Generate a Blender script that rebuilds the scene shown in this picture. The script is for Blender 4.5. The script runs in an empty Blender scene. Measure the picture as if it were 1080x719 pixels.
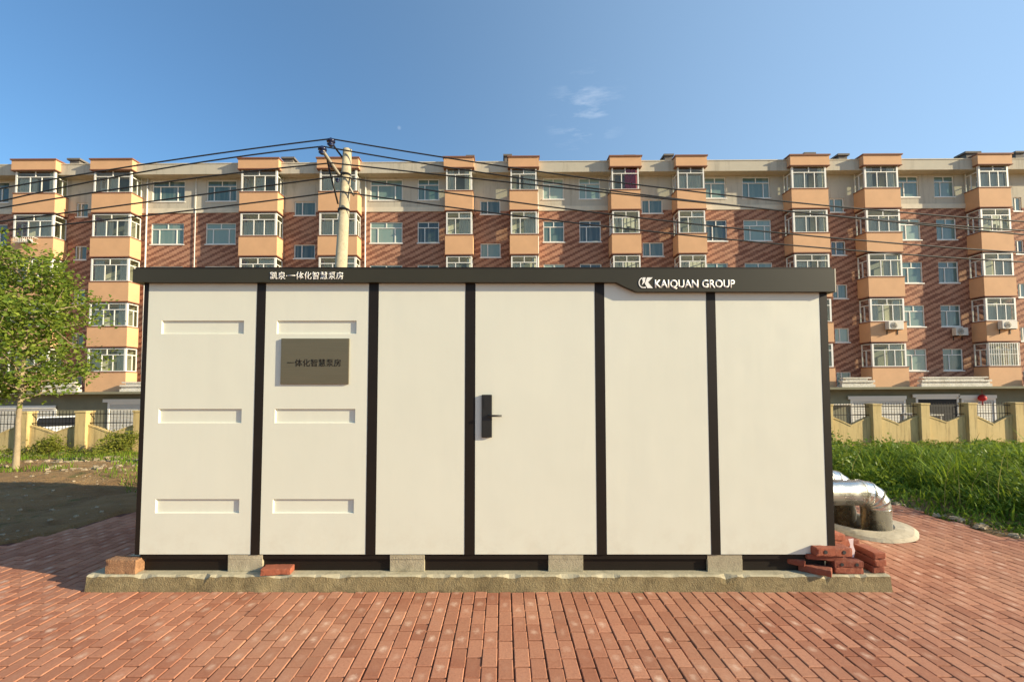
import bpy, math, random
import numpy as np
from mathutils import Vector, Matrix, noise
R = math.radians
random.seed(7); rng = np.random.default_rng(7)
S = bpy.context.scene
COL = S.collection

# ------------------------------------------------------------ camera, sky, sun, exposure
F, HOR, EYE, CX, PITCH = 470.0, 408.0, 1.74, 530.0, R(2.6)
CY = HOR - F*math.tan(PITCH)
cam = bpy.data.cameras.new('camera'); camo = bpy.data.objects.new('camera', cam); COL.objects.link(camo)
camo.location = (0, 0, EYE); camo.rotation_euler = (R(90)+PITCH, 0, 0)
cam.sensor_width = 36; cam.lens = F/1080*36
cam.shift_x = (540-CX)/1080; cam.shift_y = (CY-359.5)/1080
cam.clip_start = .05; cam.clip_end = 2000
S.camera = camo
SUN_EL, SUN_AZ = 19.0, 15.5          # azimuth: degrees from +X towards the camera side
S.view_settings.view_transform = 'Standard'; S.view_settings.look = 'None'
S.view_settings.gamma = 1; S.view_settings.use_curve_mapping = False
S.view_settings.exposure = 0.95
W = bpy.data.worlds.new('World'); S.world = W; W.use_nodes = True
wt = W.node_tree; wn = wt.nodes; wl = wt.links
wn.clear()
sky = wn.new('ShaderNodeTexSky'); sky.sky_type = 'NISHITA'; sky.sun_disc = False
sky.sun_elevation = R(SUN_EL); sky.sun_rotation = R(90+SUN_AZ)
sky.air_density = 1.0; sky.dust_density = 0.6; sky.ozone_density = 2.0
bg = wn.new('ShaderNodeBackground'); bg.inputs['Strength'].default_value = 0.1
wo = wn.new('ShaderNodeOutputWorld')
tc = wn.new('ShaderNodeTexCoord')
def wmath(op, a, b=None, clamp=False):
    n = wn.new('ShaderNodeMath'); n.operation = op; n.use_clamp = clamp
    for i, v in enumerate((a, b)):
        if v is None: continue
        if isinstance(v, (int, float)): n.inputs[i].default_value = v
        else: wl.new(v, n.inputs[i])
    return n.outputs[0]
def wmask(direction, rad_in, rad_out):
    n = wn.new('ShaderNodeVectorMath'); n.operation = 'DOT_PRODUCT'
    wl.new(tc.outputs['Generated'], n.inputs[0]); n.inputs[1].default_value = direction
    a = wmath('ARCCOSINE', n.outputs['Value'])
    m = wn.new('ShaderNodeMapRange'); wl.new(a, m.inputs[0])
    m.inputs[1].default_value = rad_out; m.inputs[2].default_value = rad_in
    m.inputs[3].default_value = 0; m.inputs[4].default_value = 1
    return m.outputs[0]
def ray(px, py):
    a = (px-CX)/F; b = -(py-CY)/F
    return Vector((a, math.cos(PITCH)-b*math.sin(PITCH), math.sin(PITCH)+b*math.cos(PITCH))).normalized()
cl_mask = wmask(ray(618, 118), .01, .085)
mp = wn.new('ShaderNodeMapping'); wl.new(tc.outputs['Generated'], mp.inputs[0]); mp.inputs['Scale'].default_value = (9, 9, 42)
mp.inputs['Rotation'].default_value = (0, R(12), 0)
nz = wn.new('ShaderNodeTexNoise'); wl.new(mp.outputs[0], nz.inputs['Vector']); nz.inputs['Scale'].default_value = 1.3; nz.inputs['Detail'].default_value = 8; nz.inputs['Roughness'].default_value = .62
cr = wn.new('ShaderNodeMapRange'); wl.new(nz.outputs['Fac'], cr.inputs[0]); cr.inputs[1].default_value = .5; cr.inputs[2].default_value = .78
cloud = wmath('MULTIPLY', wmath('MULTIPLY', cr.outputs[0], cl_mask), .38, True)
moon = wmath('MULTIPLY', wmask(ray(421, 135), .001, .0045), .12)
mixc = wn.new('ShaderNodeMix'); mixc.data_type = 'RGBA'
wl.new(wmath('MAXIMUM', cloud, moon), mixc.inputs[0]); 
gam = wn.new('ShaderNodeHueSaturation'); gam.inputs['Hue'].default_value = .495; gam.inputs['Saturation'].default_value = 1.2; gam.inputs['Value'].default_value = 1.0
wl.new(sky.outputs[0], gam.inputs['Color'])
sn = wn.new('ShaderNodeVectorMath'); sn.operation = 'DOT_PRODUCT'; wl.new(tc.outputs['Generated'], sn.inputs[0]); sn.inputs[1].default_value = (.97, -.22, 0)
def wrange(v, a, b, c, d):
    n = wn.new('ShaderNodeMapRange'); n.interpolation_type = 'SMOOTHSTEP'; wl.new(v, n.inputs[0])
    for i, x in enumerate((a, b, c, d)): n.inputs[i+1].default_value = x
    return n.outputs[0]
deep = wn.new('ShaderNodeMix'); deep.data_type = 'RGBA'; deep.blend_type = 'MULTIPLY'
wl.new(wrange(sn.outputs['Value'], .15, -.8, 0, 1), deep.inputs[0]); wl.new(gam.outputs[0], deep.inputs[6]); deep.inputs[7].default_value = (.78, .88, .97, 1)
hz = wn.new('ShaderNodeMix'); hz.data_type = 'RGBA'
wl.new(wrange(sn.outputs['Value'], -.6, .7, .10, .52), hz.inputs[0]); wl.new(deep.outputs[2], hz.inputs[6]); hz.inputs[7].default_value = (3.1, 4.4, 6.1, 1)
wl.new(hz.outputs[2], mixc.inputs[6]); mixc.inputs[7].default_value = (6.0, 6.3, 6.8, 1)
wl.new(mixc.outputs[2], bg.inputs['Color']); wl.new(bg.outputs[0], wo.inputs['Surface'])
sun = bpy.data.lights.new('sun', 'SUN'); sun.energy = 4.7; sun.angle = R(.53); sun.color = (1.0, .86, .60)
suno = bpy.data.objects.new('sun', sun); COL.objects.link(suno)
sd = Vector((math.cos(R(SUN_AZ))*math.cos(R(SUN_EL)), -math.sin(R(SUN_AZ))*math.cos(R(SUN_EL)), math.sin(R(SUN_EL))))
suno.rotation_euler = sd.to_track_quat('Z', 'Y').to_euler(); suno.location = (20, -10, 20)

def at(px, py, Y):
    d = ray(px, py); t = Y/d.y
    return Vector((d.x*t, Y, EYE+d.z*t))
def ax(px, py, Y): return at(px, py, Y).x
def az(py, Y, px=530): return at(px, py, Y).z

# ------------------------------------------------------------ materials
class NM:
    def __init__(s, name):
        s.m = bpy.data.materials.new(name); s.m.use_nodes = True
        s.t = s.m.node_tree; s.n = s.t.nodes; s.l = s.t.links
        s.b = s.n['Principled BSDF']; s.tc = s.n.new('ShaderNodeTexCoord')
    def put(s, sock, v):
        if isinstance(v, bpy.types.NodeSocket): s.l.new(v, sock)
        elif isinstance(v, (tuple, list)) and len(v) == 3 and sock.type == 'RGBA': sock.default_value = (*v, 1)
        else: sock.default_value = v
    def mapping(s, scale=(1, 1, 1), rot=(0, 0, 0), coord='Object'):
        m = s.n.new('ShaderNodeMapping'); s.l.new(s.tc.outputs[coord], m.inputs[0])
        m.inputs['Scale'].default_value = scale; m.inputs['Rotation'].default_value = rot; return m.outputs[0]
    def noise(s, scale, detail=4, rough=.55, vec=None, dist=0):
        n = s.n.new('ShaderNodeTexNoise'); n.inputs['Scale'].default_value = scale; n.inputs['Detail'].default_value = detail
        n.inputs['Roughness'].default_value = rough; n.inputs['Distortion'].default_value = dist
        s.l.new(vec if vec is not None else s.tc.outputs['Object'], n.inputs['Vector']); return n.outputs['Fac']
    def rng(s, v, a, b, c=0, d=1):
        n = s.n.new('ShaderNodeMapRange'); s.put(n.inputs[0], v)
        for i, x in enumerate((a, b, c, d)): n.inputs[i+1].default_value = x
        return n.outputs[0]
    def math(s, op, a, b=0.0, clamp=False):
        n = s.n.new('ShaderNodeMath'); n.operation = op; n.use_clamp = clamp; s.put(n.inputs[0], a); s.put(n.inputs[1], b); return n.outputs[0]
    def mix(s, f, a, b, mode='MIX'):
        n = s.n.new('ShaderNodeMix'); n.data_type = 'RGBA'; n.blend_type = mode
        s.put(n.inputs[0], f); s.put(n.inputs[6], a); s.put(n.inputs[7], b); return n.outputs[2]
    def attr(s, name, out='Color'):
        n = s.n.new('ShaderNodeAttribute'); n.attribute_name = name; return n.outputs[out]
    def bump(s, h, dist=.01, strength=.6):
        n = s.n.new('ShaderNodeBump'); s.put(n.inputs['Height'], h); n.inputs['Distance'].default_value = dist; n.inputs['Strength'].default_value = strength
        s.l.new(n.outputs[0], s.b.inputs['Normal']); return n
    def out(s, col=None, rough=None, metal=None, spec=None):
        if col is not None: s.put(s.b.inputs['Base Color'], col)
        if rough is not None: s.put(s.b.inputs['Roughness'], rough)
        if metal is not None: s.put(s.b.inputs['Metallic'], metal)
        if spec is not None: s.put(s.b.inputs['Specular IOR Level'], spec)
        return s.m
def plain(name, col, rough=.7, metal=0, var=.18, scale=3, bump=0, bscale=40, spec=None):
    k = NM(name)
    f = k.noise(scale, 5, .6)
    c = k.mix(f, tuple(x*(1-var) for x in col), tuple(min(1, x*(1+var)) for x in col))
    if bump: k.bump(k.noise(bscale, 4, .6), bump, .7)
    return k.out(c, rough, metal, spec)

M = {}
# cabin
def m_panel():
    k = NM('cream_panel')
    f = k.noise(1.1, 3, .5)
    st = k.noise(1, 6, .65, k.mapping((9, 9, .7)))
    c = k.mix(f, (.67, .664, .548), (.71, .703, .588))
    c = k.mix(k.rng(st, .6, .82, 0, .07), c, (.50, .45, .36))
    sp = k.n.new('ShaderNodeSeparateXYZ'); k.l.new(k.tc.outputs['Object'], sp.inputs[0])
    low = k.math('MULTIPLY', k.rng(sp.outputs[2], .62, .28, 0, 1), k.rng(k.noise(7, 6, .7), .45, .7, 0, .22))
    c = k.mix(low, c, (.46, .37, .26))
    k.bump(k.math('ADD', k.noise(1.6, 2, .5), k.math('MULTIPLY', k.noise(1, 3, .5, k.mapping((5, 5, .8))), .35)), .012, .35)
    return k.out(c, k.rng(k.noise(5, 4), .3, .7, .32, .5), 0)
M['panel'] = m_panel()
M['dark'] = plain('dark_brown_metal', (.013, .009, .006), .5, 0, .3, 6, spec=.25)
M['fascia'] = plain('charcoal_fascia', (.026, .022, .012), .5, 0, .2, 2, spec=.3)
M['signm'] = plain('olive_sign_band', (.036, .031, .016), .42, 0, .2, 2, spec=.35)
M['roofm'] = plain('grey_roof_sheet', (.2, .2, .19), .6)
M['white'] = plain('white_lettering', (.86, .84, .78), .6, var=.03)
def m_plaque():
    k = NM('bronze_plaque_metal')
    n = k.noise(1, 3, .5, k.mapping((3, 3, 200)))
    c = k.mix(n, (.15, .125, .075), (.21, .18, .115))
    return k.out(c, k.rng(n, .3, .7, .34, .5), .55)
M['plaque'] = m_plaque()
M['black'] = plain('black_plastic', (.012, .011, .009), .5)
def m_concrete(name, a, b, bd=.006):
    k = NM(name)
    f = k.noise(2.2, 8, .68); g = k.noise(28, 6, .7)
    c = k.mix(k.rng(f, .32, .68), a, b)
    c = k.mix(k.rng(g, .55, .78, 0, .35), c, tuple(x*.5 for x in a))
    c = k.mix(k.rng(k.noise(11, 5, .7), .52, .66, 0, .5), c, tuple(x*.55 for x in a))
    c = k.mix(k.rng(k.noise(6, 4, .6), .58, .75, 0, .5), c, tuple(min(1, x*1.5) for x in b))
    k.bump(k.math('ADD', k.math('MULTIPLY', g, .7), k.noise(90, 3)), bd, .8)
    return k.out(c, .92)
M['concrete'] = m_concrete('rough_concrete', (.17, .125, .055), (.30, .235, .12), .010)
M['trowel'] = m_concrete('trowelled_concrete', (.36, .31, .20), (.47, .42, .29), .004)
M['block'] = m_concrete('block_concrete', (.34, .29, .19), (.44, .38, .26), .005)
M['cement'] = m_concrete('smooth_cement', (.36, .30, .21), (.46, .40, .30), .005)
def m_brick_loose():
    k = NM('loose_red_brick')
    oi = k.n.new('ShaderNodeObjectInfo')
    f = k.noise(14, 6, .65); g = k.noise(60, 4, .7)
    c = k.mix(oi.outputs['Random'], (.20, .050, .025), (.34, .098, .048))
    c = k.mix(k.rng(f, .5, .75, 0, .5), c, (.17, .045, .028))
    c = k.mix(k.rng(k.noise(9, 5, .7), .6, .75, 0, .4), c, (.55, .38, .27))
    k.bump(g, .004, .9)
    return k.out(c, .93)
M['brick'] = m_brick_loose()
M['tanbrick'] = m_concrete('weathered_tan_brick', (.25, .12, .055), (.40, .22, .11), .012)
def m_pave():
    k = NM('red_paving_brick')
    uv = k.n.new('ShaderNodeSeparateXYZ'); k.l.new(k.tc.outputs['UV'], uv.inputs[0])
    t = k.attr('tint')
    ts = k.n.new('ShaderNodeSeparateColor'); k.l.new(t, ts.inputs[0]); r, g, b = ts.outputs[0], ts.outputs[1], ts.outputs[2]
    c = k.mix(r, (.28, .10, .055), (.45, .20, .12))
    c = k.mix(k.rng(k.noise(1.1, 5, .6), .35, .7, 0, .45), c, (.50, .26, .155))
    c = k.mix(k.rng(k.noise(55, 6, .7), .45, .8, 0, .45), c, (.16, .05, .03))
    dx = k.math('ABSOLUTE', k.math('SUBTRACT', uv.outputs[0], .5)); dy = k.math('ABSOLUTE', k.math('SUBTRACT', uv.outputs[1], .5))
    d = k.math('SQRT', k.math('ADD', k.math('MULTIPLY', dx, dx), k.math('MULTIPLY', k.math('MULTIPLY', dy, dy), 2.2)))
    blob = k.rng(k.math('ADD', d, k.math('MULTIPLY', k.noise(30, 6, .75), 1.1)), .92, .54, 0, 1)
    e = k.math('MULTIPLY', blob, k.math('POWER', g, 2.6), True)
    c = k.mix(k.math('MULTIPLY', e, .9), c, (.68, .47, .35))
    # dust lying over the whole paving in patches
    c = k.mix(k.rng(k.noise(.8, 7, .65), .48, .72, 0, .32), c, (.42, .25, .16))
    k.bump(k.math('ADD', k.noise(70, 5, .7), k.math('MULTIPLY', k.noise(12, 3), .8)), .0025, .8)
    return k.out(c, .85, 0, .3)
M['pave'] = m_pave()
M['sandjoint'] = plain('joint_sand', (.10, .035, .018), .98, var=.35, scale=9, bump=.005)
def m_soil():
    k = NM('bare_soil')
    c = k.mix(k.rng(k.noise(.55, 8, .62), .35, .65), (.30, .16, .055), (.46, .29, .125))
    c = k.mix(k.rng(k.noise(2.6, 7, .7), .5, .72, 0, .7), c, (.15, .08, .028))
    c = k.mix(k.rng(k.noise(1.3, 6, .65, dist=.4), .56, .66, 0, .75), c, (.10, .12, .022))
    c = k.mix(k.rng(k.noise(24, 4, .7), .62, .75, 0, .8), c, (.42, .34, .23))
    k.bump(k.math('ADD', k.noise(5, 8, .72), k.math('MULTIPLY', k.noise(30, 4, .7), .4)), .2, 1.0)
    return k.out(c, .97)
M['soil'] = m_soil()
# leaves
def m_leaf(name, a, b, trans=.35, rough=.6):
    k = NM(name)
    t = k.attr('tint'); s = k.n.new('ShaderNodeSeparateColor'); k.l.new(t, s.inputs[0])
    c = k.mix(s.outputs[0], a, b)
    k.out(c, rough, 0, .15)
    tr = k.n.new('ShaderNodeBsdfTranslucent'); k.l.new(k.mix(.5, c, (.30, .36, .04)), tr.inputs[0])
    mx = k.n.new('ShaderNodeMixShader'); mx.inputs[0].default_value = trans
    k.l.new(k.b.outputs[0], mx.inputs[1]); k.l.new(tr.outputs[0], mx.inputs[2])
    k.l.new(mx.outputs[0], k.n['Material Output'].inputs[0]); return k.m
M['leaf_tree'] = m_leaf('tree_leaf', (.06, .12, .018), (.25, .30, .04))
M['leaf_weed'] = m_leaf('weed_blade', (.04, .11, .010), (.24, .34, .03))
M['leaf_dry'] = m_leaf('dry_blade', (.22, .19, .06), (.36, .30, .13), .2)
M['leaf_broad'] = m_leaf('broad_leaf', (.04, .10, .014), (.22, .30, .04), .3, .5)
M['leaf_shrub'] = m_leaf('shrub_leaf', (.10, .13, .02), (.26, .26, .04))
M['bark'] = plain('pale_bark', (.30, .23, .14), .9, var=.4, scale=12, bump=.01)
# building
M['orange'] = plain('peach_render', (.62, .36, .19), .85, var=.12, scale=1.6, bump=.004)
M['coping'] = plain('brown_red_coping', (.22, .095, .055), .8)
def m_plaster():
    k = NM('beige_plaster')
    c = k.mix(k.noise(.9, 6, .6), (.42, .38, .30), (.54, .49, .39))
    c = k.mix(k.rng(k.noise(1, 6, .7, k.mapping((3, 3, .35))), .52, .75, 0, .6), c, (.22, .19, .14))
    k.bump(k.noise(30, 4), .005, .5)
    return k.out(c, .9)
M['plaster'] = m_plaster()
M['band'] = plain('pale_band', (.60, .54, .42), .85, var=.2)
def m_facade():
    k = NM('striped_brick_facade')
    sp = k.n.new('ShaderNodeSeparateXYZ'); k.l.new(k.tc.outputs['Object'], sp.inputs[0])
    x, z = sp.outputs[0], sp.outputs[2]
    zq = k.math('MULTIPLY', k.math('FLOOR', k.math('MULTIPLY', z, 12.0)), 1/12.0)
    xq = k.math('MULTIPLY', k.math('FLOOR', k.math('MULTIPLY', x, 6.0)), 1/6.0)
    t = k.math('SUBTRACT', zq, k.math('MULTIPLY', xq, .47))
    fr = k.math('FRACT', k.math('MULTIPLY', t, 1/.40))
    st = k.math('LESS_THAN', fr, .46)
    br = k.n.new('ShaderNodeTexBrick'); k.l.new(k.mapping((1, 1, 1), (R(90), 0, 0)), br.inputs['Vector'])
    br.inputs['Scale'].default_value = 1; br.inputs['Brick Width'].default_value = .25; br.inputs['Row Height'].default_value = .0833
    br.inputs['Mortar Size'].default_value = .006
    br.inputs['Color1'].default_value = (1, 1, 1, 1); br.inputs['Color2'].default_value = (.78, .74, .72, 1); br.inputs['Mortar'].default_value = (.75, .7, .66, 1)
    c = k.mix(st, (.47, .245, .155), (.235, .10, .062))
    c = k.mix(1.0, c, br.outputs['Color'], 'MULTIPLY')
    c = k.mix(k.rng(k.noise(.7, 6, .65), .5, .75, 0, .3), c, (.42, .27, .18))
    k.bump(k.math('SUBTRACT', 1.0, st), .025, .6)
    return k.out(c, .9)
M['facade'] = m_facade()
M['frame'] = plain('white_window_frame', (.74, .72, .66), .5, var=.06)
def m_glass_clear():
    k = NM('clear_glazing'); n = k.n
    tr = n.new('ShaderNodeBsdfTransparent'); tr.inputs[0].default_value = (.84, .88, .82, 1)
    gl = n.new('ShaderNodeBsdfGlossy'); gl.inputs['Roughness'].default_value = .03
    fr = n.new('ShaderNodeFresnel'); fr.inputs[0].default_value = 1.5
    f = k.rng(fr.outputs[0], 0, 1, .02, 1)
    mx = n.new('ShaderNodeMixShader'); k.l.new(f, mx.inputs[0]); k.l.new(tr.outputs[0], mx.inputs[1]); k.l.new(gl.outputs[0], mx.inputs[2])
    k.l.new(mx.outputs[0], n['Material Output'].inputs[0]); return k.m
M['glass'] = m_glass_clear()
def m_pane():
    k = NM('teal_pane')
    oi = k.n.new('ShaderNodeObjectInfo')
    rp = k.n.new('ShaderNodeValToRGB'); k.l.new(oi.outputs['Random'], rp.inputs[0])
    e = rp.color_ramp.elements; e[0].color = (.018, .03, .03, 1); e[1].color = (.30, .40, .33, 1)
    m = e.new(.45); m.color = (.08, .15, .135, 1)
    cu = k.rng(k.noise(1, 3, .5, k.mapping((3.5, 1, .25))), .45, .62, 0, .4)
    c = k.mix(cu, rp.outputs[0], (.30, .33, .27))
    k.bump(k.noise(1.2, 2), .01, .12)
    return k.out(c, .08, 0, .8)
M['pane'] = m_pane()
M['curtain'] = plain('pale_curtain', (.80, .77, .66), .9, var=.2, scale=2)
M['redcurtain'] = plain('red_curtain', (.48, .03, .04), .8)
M['roomdoor'] = plain('room_doorway', (.20, .21, .17), .6)
M['interior'] = plain('balcony_interior', (.66, .63, .50), .9, var=.4, scale=2)
M['podium'] = plain('olive_podium_render', (.20, .19, .125), .9, var=.25, scale=1.5, bump=.004)
def m_shutter():
    k = NM('roller_shutter')
    w = k.n.new('ShaderNodeTexWave'); w.bands_direction = 'Z'; w.inputs['Scale'].default_value = 3.2
    k.l.new(k.tc.outputs['Object'], w.inputs['Vector'])
    c = k.mix(k.noise(1.5, 4), (.52, .50, .44), (.64, .62, .55)); k.bump(w.outputs['Fac'], .02, .8)
    return k.out(c, .55)
M['shutter'] = m_shutter()
M['whitejunk'] = m_concrete('peeling_white_paint', (.58, .53, .43), (.78, .73, .63), .02)
M['roofing'] = plain('roof_felt', (.10, .095, .09), .9)
M['soot'] = plain('chimney_stone', (.16, .14, .12), .9, var=.4)
def m_ochre():
    k = NM('dirty_ochre_paint')
    c = k.mix(k.noise(1.5, 6, .65), (.46, .33, .13), (.60, .46, .22))
    c = k.mix(k.rng(k.noise(1, 6, .7, k.mapping((7, 7, .6))), .5, .72, 0, .75), c, (.17, .115, .045))
    sp = k.n.new('ShaderNodeSeparateXYZ'); k.l.new(k.tc.outputs['Object'], sp.inputs[0])
    k.bump(k.noise(30, 5, .7), .008, .8)
    return k.out(c, .92)
M['ochre'] = m_ochre()
M['iron'] = plain('black_iron', (.02, .018, .015), .5, .5)
M['alu'] = None
def m_alu():
    k = NM('aluminium_cladding')
    k.bump(k.math('ADD', k.noise(7, 4, .6), k.math('MULTIPLY', k.noise(30, 3), .15)), .012, .55)
    c = k.mix(k.noise(6, 5, .6), (.62, .63, .61), (.76, .76, .73))
    return k.out(c, k.rng(k.noise(9, 4), .3, .7, .20, .34), .97)
M['alu'] = m_alu()
M['pole'] = m_concrete('pole_concrete', (.40, .33, .21), (.50, .42, .28), .003)
M['galv'] = plain('galvanised_steel', (.30, .27, .22), .55, .5)
M['insul'] = plain('blue_black_porcelain', (.012, .018, .06), .25)
M['cable'] = plain('black_cable', (.015, .014, .014), .6)
M['rubble'] = plain('pale_rubble', (.33, .26, .17), .95, var=.5, scale=.9, bump=.02)
M['carpaint'] = plain('white_car_paint', (.75, .75, .72), .25, var=.03)
M['tyre'] = plain('black_rubber', (.02, .02, .02), .8)
M['red'] = plain('red_cloth', (.55, .02, .02), .7)
M['acwhite'] = plain('aged_white_plastic', (.62, .58, .50), .6)
M['scrap'] = plain('pale_scrap_film', (.75, .58, .55), .6)

# ------------------------------------------------------------ mesh helpers
class MB:
    def __init__(s): s.v = []; s.f = []; s.mi = []; s.smooth = []
    def q(s, pts, mi=0, sm=False):
        n = len(s.v); s.v += [tuple(p) for p in pts]; s.f.append(tuple(range(n, n+len(pts)))); s.mi.append(mi); s.smooth.append(sm)
    def box(s, x0, x1, y0, y1, z0, z1, mi=0, mat=None, skip=''):
        p = [(x0,y0,z0),(x1,y0,z0),(x1,y1,z0),(x0,y1,z0),(x0,y0,z1),(x1,y0,z1),(x1,y1,z1),(x0,y1,z1)]
        if mat is not None: p = [tuple(mat @ Vector(a)) for a in p]
        n = len(s.v); s.v += p
        for f in ((0,3,2,1),(4,5,6,7),(0,1,5,4),(1,2,6,5),(2,3,7,6),(3,0,4,7)):
            s.f.append(tuple(n+i for i in f)); s.mi.append(mi); s.smooth.append(False)
        return s
    def tube(s, pts, rad, seg=12, mi=0, cap=True, sm=True):
        pts = [Vector(p) for p in pts]; rads = rad if isinstance(rad, (list, tuple)) else [rad]*len(pts)
        base = len(s.v); up = None
        for i, p in enumerate(pts):
            d = (pts[min(i+1, len(pts)-1)]-pts[max(i-1, 0)]).normalized()
            if up is None: up = Vector((0, 0, 1)) if abs(d.z) < .9 else Vector((0, 1, 0))
            a = d.cross(up).normalized(); b = a.cross(d).normalized(); up = b
            for k in range(seg):
                t = 2*math.pi*k/seg; s.v.append(tuple(p+(a*math.cos(t)+b*math.sin(t))*rads[i]))
        for i in range(len(pts)-1):
            for k in range(seg):
                k2 = (k+1) % seg
                s.f.append((base+i*seg+k, base+i*seg+k2, base+(i+1)*seg+k2, base+(i+1)*seg+k)); s.mi.append(mi); s.smooth.append(sm)
        if cap:
            for i in (0, len(pts)-1):
                s.f.append(tuple(base+i*seg+k for k in range(seg))); s.mi.append(mi); s.smooth.append(False)
        return s
    def prism(s, poly, y0, y1, mi=0):          # polygon in x,z extruded along y
        n = len(poly)
        s.q([(x, y0, z) for x, z in poly], mi); s.q([(x, y1, z) for x, z in reversed(poly)], mi)
        for i in range(n):
            a, b = poly[i], poly[(i+1) % n]; s.q([(a[0],y0,a[1]),(a[0],y1,a[1]),(b[0],y1,b[1]),(b[0],y0,b[1])], mi)
        return s
    def build(s, name, mats, parent=None, bevel=0, loc=None):
        me = bpy.data.meshes.new(name); me.from_pydata(s.v, [], s.f)
        for m in (mats if isinstance(mats, (list, tuple)) else [mats]): me.materials.append(m)
        me.polygons.foreach_set('material_index', s.mi); me.polygons.foreach_set('use_smooth', s.smooth)
        me.update()
        o = bpy.data.objects.new(name, me); COL.objects.link(o)
        if parent is not None: o.parent = parent
        if loc is not None: o.location = loc
        if bevel:
            b = o.modifiers.new('bevel', 'BEVEL'); b.width = bevel; b.segments = 2; b.limit_method = 'ANGLE'; b.angle_limit = R(40)
        return o
def tag(o, label=None, cat=None, group=None, kind=None):
    if label: o['label'] = label
    if cat: o['category'] = cat
    if group: o['group'] = group
    if kind: o['kind'] = kind
    return o
def empty(name, loc=(0, 0, 0), label=None, cat=None, group=None):
    o = bpy.data.objects.new(name, None); o.location = loc; COL.objects.link(o); o.empty_display_size = .2
    return tag(o, label, cat, group)
def clone(o, parent):
    c = o.copy(); COL.objects.link(c); c.parent = parent; return c
def nmesh(name, verts, faces, mat, tint=None, uv=None, parent=None, smooth=False):
    """numpy mesh, all faces quads: faces (n,4); tint per face (n,3)"""
    me = bpy.data.meshes.new(name)
    nv, nf = len(verts), len(faces)
    me.vertices.add(nv); me.vertices.foreach_set('co', np.asarray(verts, np.float32).ravel())
    me.loops.add(nf*4); me.loops.foreach_set('vertex_index', np.asarray(faces, np.int32).ravel())
    me.polygons.add(nf); me.polygons.foreach_set('loop_start', np.arange(0, nf*4, 4, dtype=np.int32)); me.polygons.foreach_set('loop_total', np.full(nf, 4, np.int32))
    me.update(calc_edges=True)
    me.polygons.foreach_set('use_smooth', np.full(nf, smooth, bool))
    if tint is not None:
        a = me.color_attributes.new('tint', 'FLOAT_COLOR', 'CORNER')
        c = np.ones((nf*4, 4), np.float32); c[:, :3] = np.repeat(tint, 4, axis=0); a.data.foreach_set('color', c.ravel())
    if uv is not None:
        u = me.uv_layers.new(name='UVMap'); u.data.foreach_set('uv', np.asarray(uv, np.float32).ravel())
    me.materials.append(mat); me.validate()
    o = bpy.data.objects.new(name, me); COL.objects.link(o)
    if parent is not None: o.parent = parent
    return o

# ------------------------------------------------------------ terrain
def sstep(a, b, x):
    t = min(1, max(0, (x-a)/(b-a))); return t*t*(3-2*t)
def xl(y): return -5.5+.276*(min(max(y, -4), 9)-4.957)
def xr(y): return 5.913-.079*(min(y, 9)-5.138)
PV_Y1 = 8.7
def gz(x, y, n=True):
    tilt = .0052*max(-40, min(40, x))
    b = (-.40+tilt)*sstep(8.5, 15, y) + (-.85)*sstep(17.5, 23, y)
    if x < 0: b += .02
    inpave = (xl(y)-.05 < x < xr(y)+.05 and -6 < y < PV_Y1)
    if inpave: return -.09
    edge = min(1, max(0, max(xl(y)-x, x-xr(y), y-PV_Y1, -6-y))/.5)
    if n and abs(x) < 40 and y < 26:
        v = noise.noise(Vector((x*.55, y*.55, 3)))*.10 + noise.noise(Vector((x*2.1, y*2.1, 7)))*.045 + noise.noise(Vector((x*7, y*7, 1)))*.032
        b += (v+.02)*(.35+.65*edge) - .02*(1-edge)
    return b
def axis(segs):
    out = []
    for a, b, st in segs: out += list(np.arange(a, b, st))
    return np.array(out)
xs = axis([(-600, -60, 60), (-60, -24, 3), (-24, -4.4, .11), (-4.4, 5.5, .5), (5.5, 14, .12), (14, 26, .4), (26, 60, 4), (60, 601, 60)])
ys = axis([(-600, -60, 60), (-60, -6, 6), (-6, 2.5, .5), (2.5, 16, .11), (16, 26, .5), (26, 60, 5), (60, 601, 60)])
nx, ny = len(xs), len(ys)
V = np.array([(x, y, gz(x, y)) for y in ys for x in xs])
I = np.arange(nx*ny).reshape(ny, nx)
Fq = np.stack([I[:-1, :-1], I[:-1, 1:], I[1:, 1:], I[1:, :-1]], -1).reshape(-1, 4)
tag(nmesh('soil_ground', V, Fq, M['soil'], smooth=True), kind='structure')

# ------------------------------------------------------------ brick paving
HC = (4.42, 5.72)     # pipe pit centre
mb = MB()
mb.q([(xl(-6), -6, -.012), (xr(-6), -6, -.012), (xr(PV_Y1), PV_Y1, -.012), (xl(PV_Y1), PV_Y1, -.012)])
bed_pts = []
bed = MB()
step = .3
for iy in range(int((PV_Y1+6)/step)+1):
    y0 = -6+iy*step; y1 = min(PV_Y1, y0+step)
    if y1 <= y0: continue
    x0 = -8.6
    while x0 < 7:
        cxm, cym = x0+step/2, (y0+y1)/2
        if xl(cym) < cxm < xr(cym) and ((cxm-HC[0])/.42)**2+((cym-HC[1])/.58)**2 > 1:
            bed.q([(x0, y0, -.012), (x0+step, y0, -.012), (x0+step, y1, -.012), (x0, y1, -.012)])
        x0 += step
tag(bed.build('paving_bed', M['sandjoint']), kind='structure')
bw, bl, gap = .102, .202, .0036
vv, ff, tt, uu = [], [], [], []
ncol = 0
x = -8.7
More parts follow.
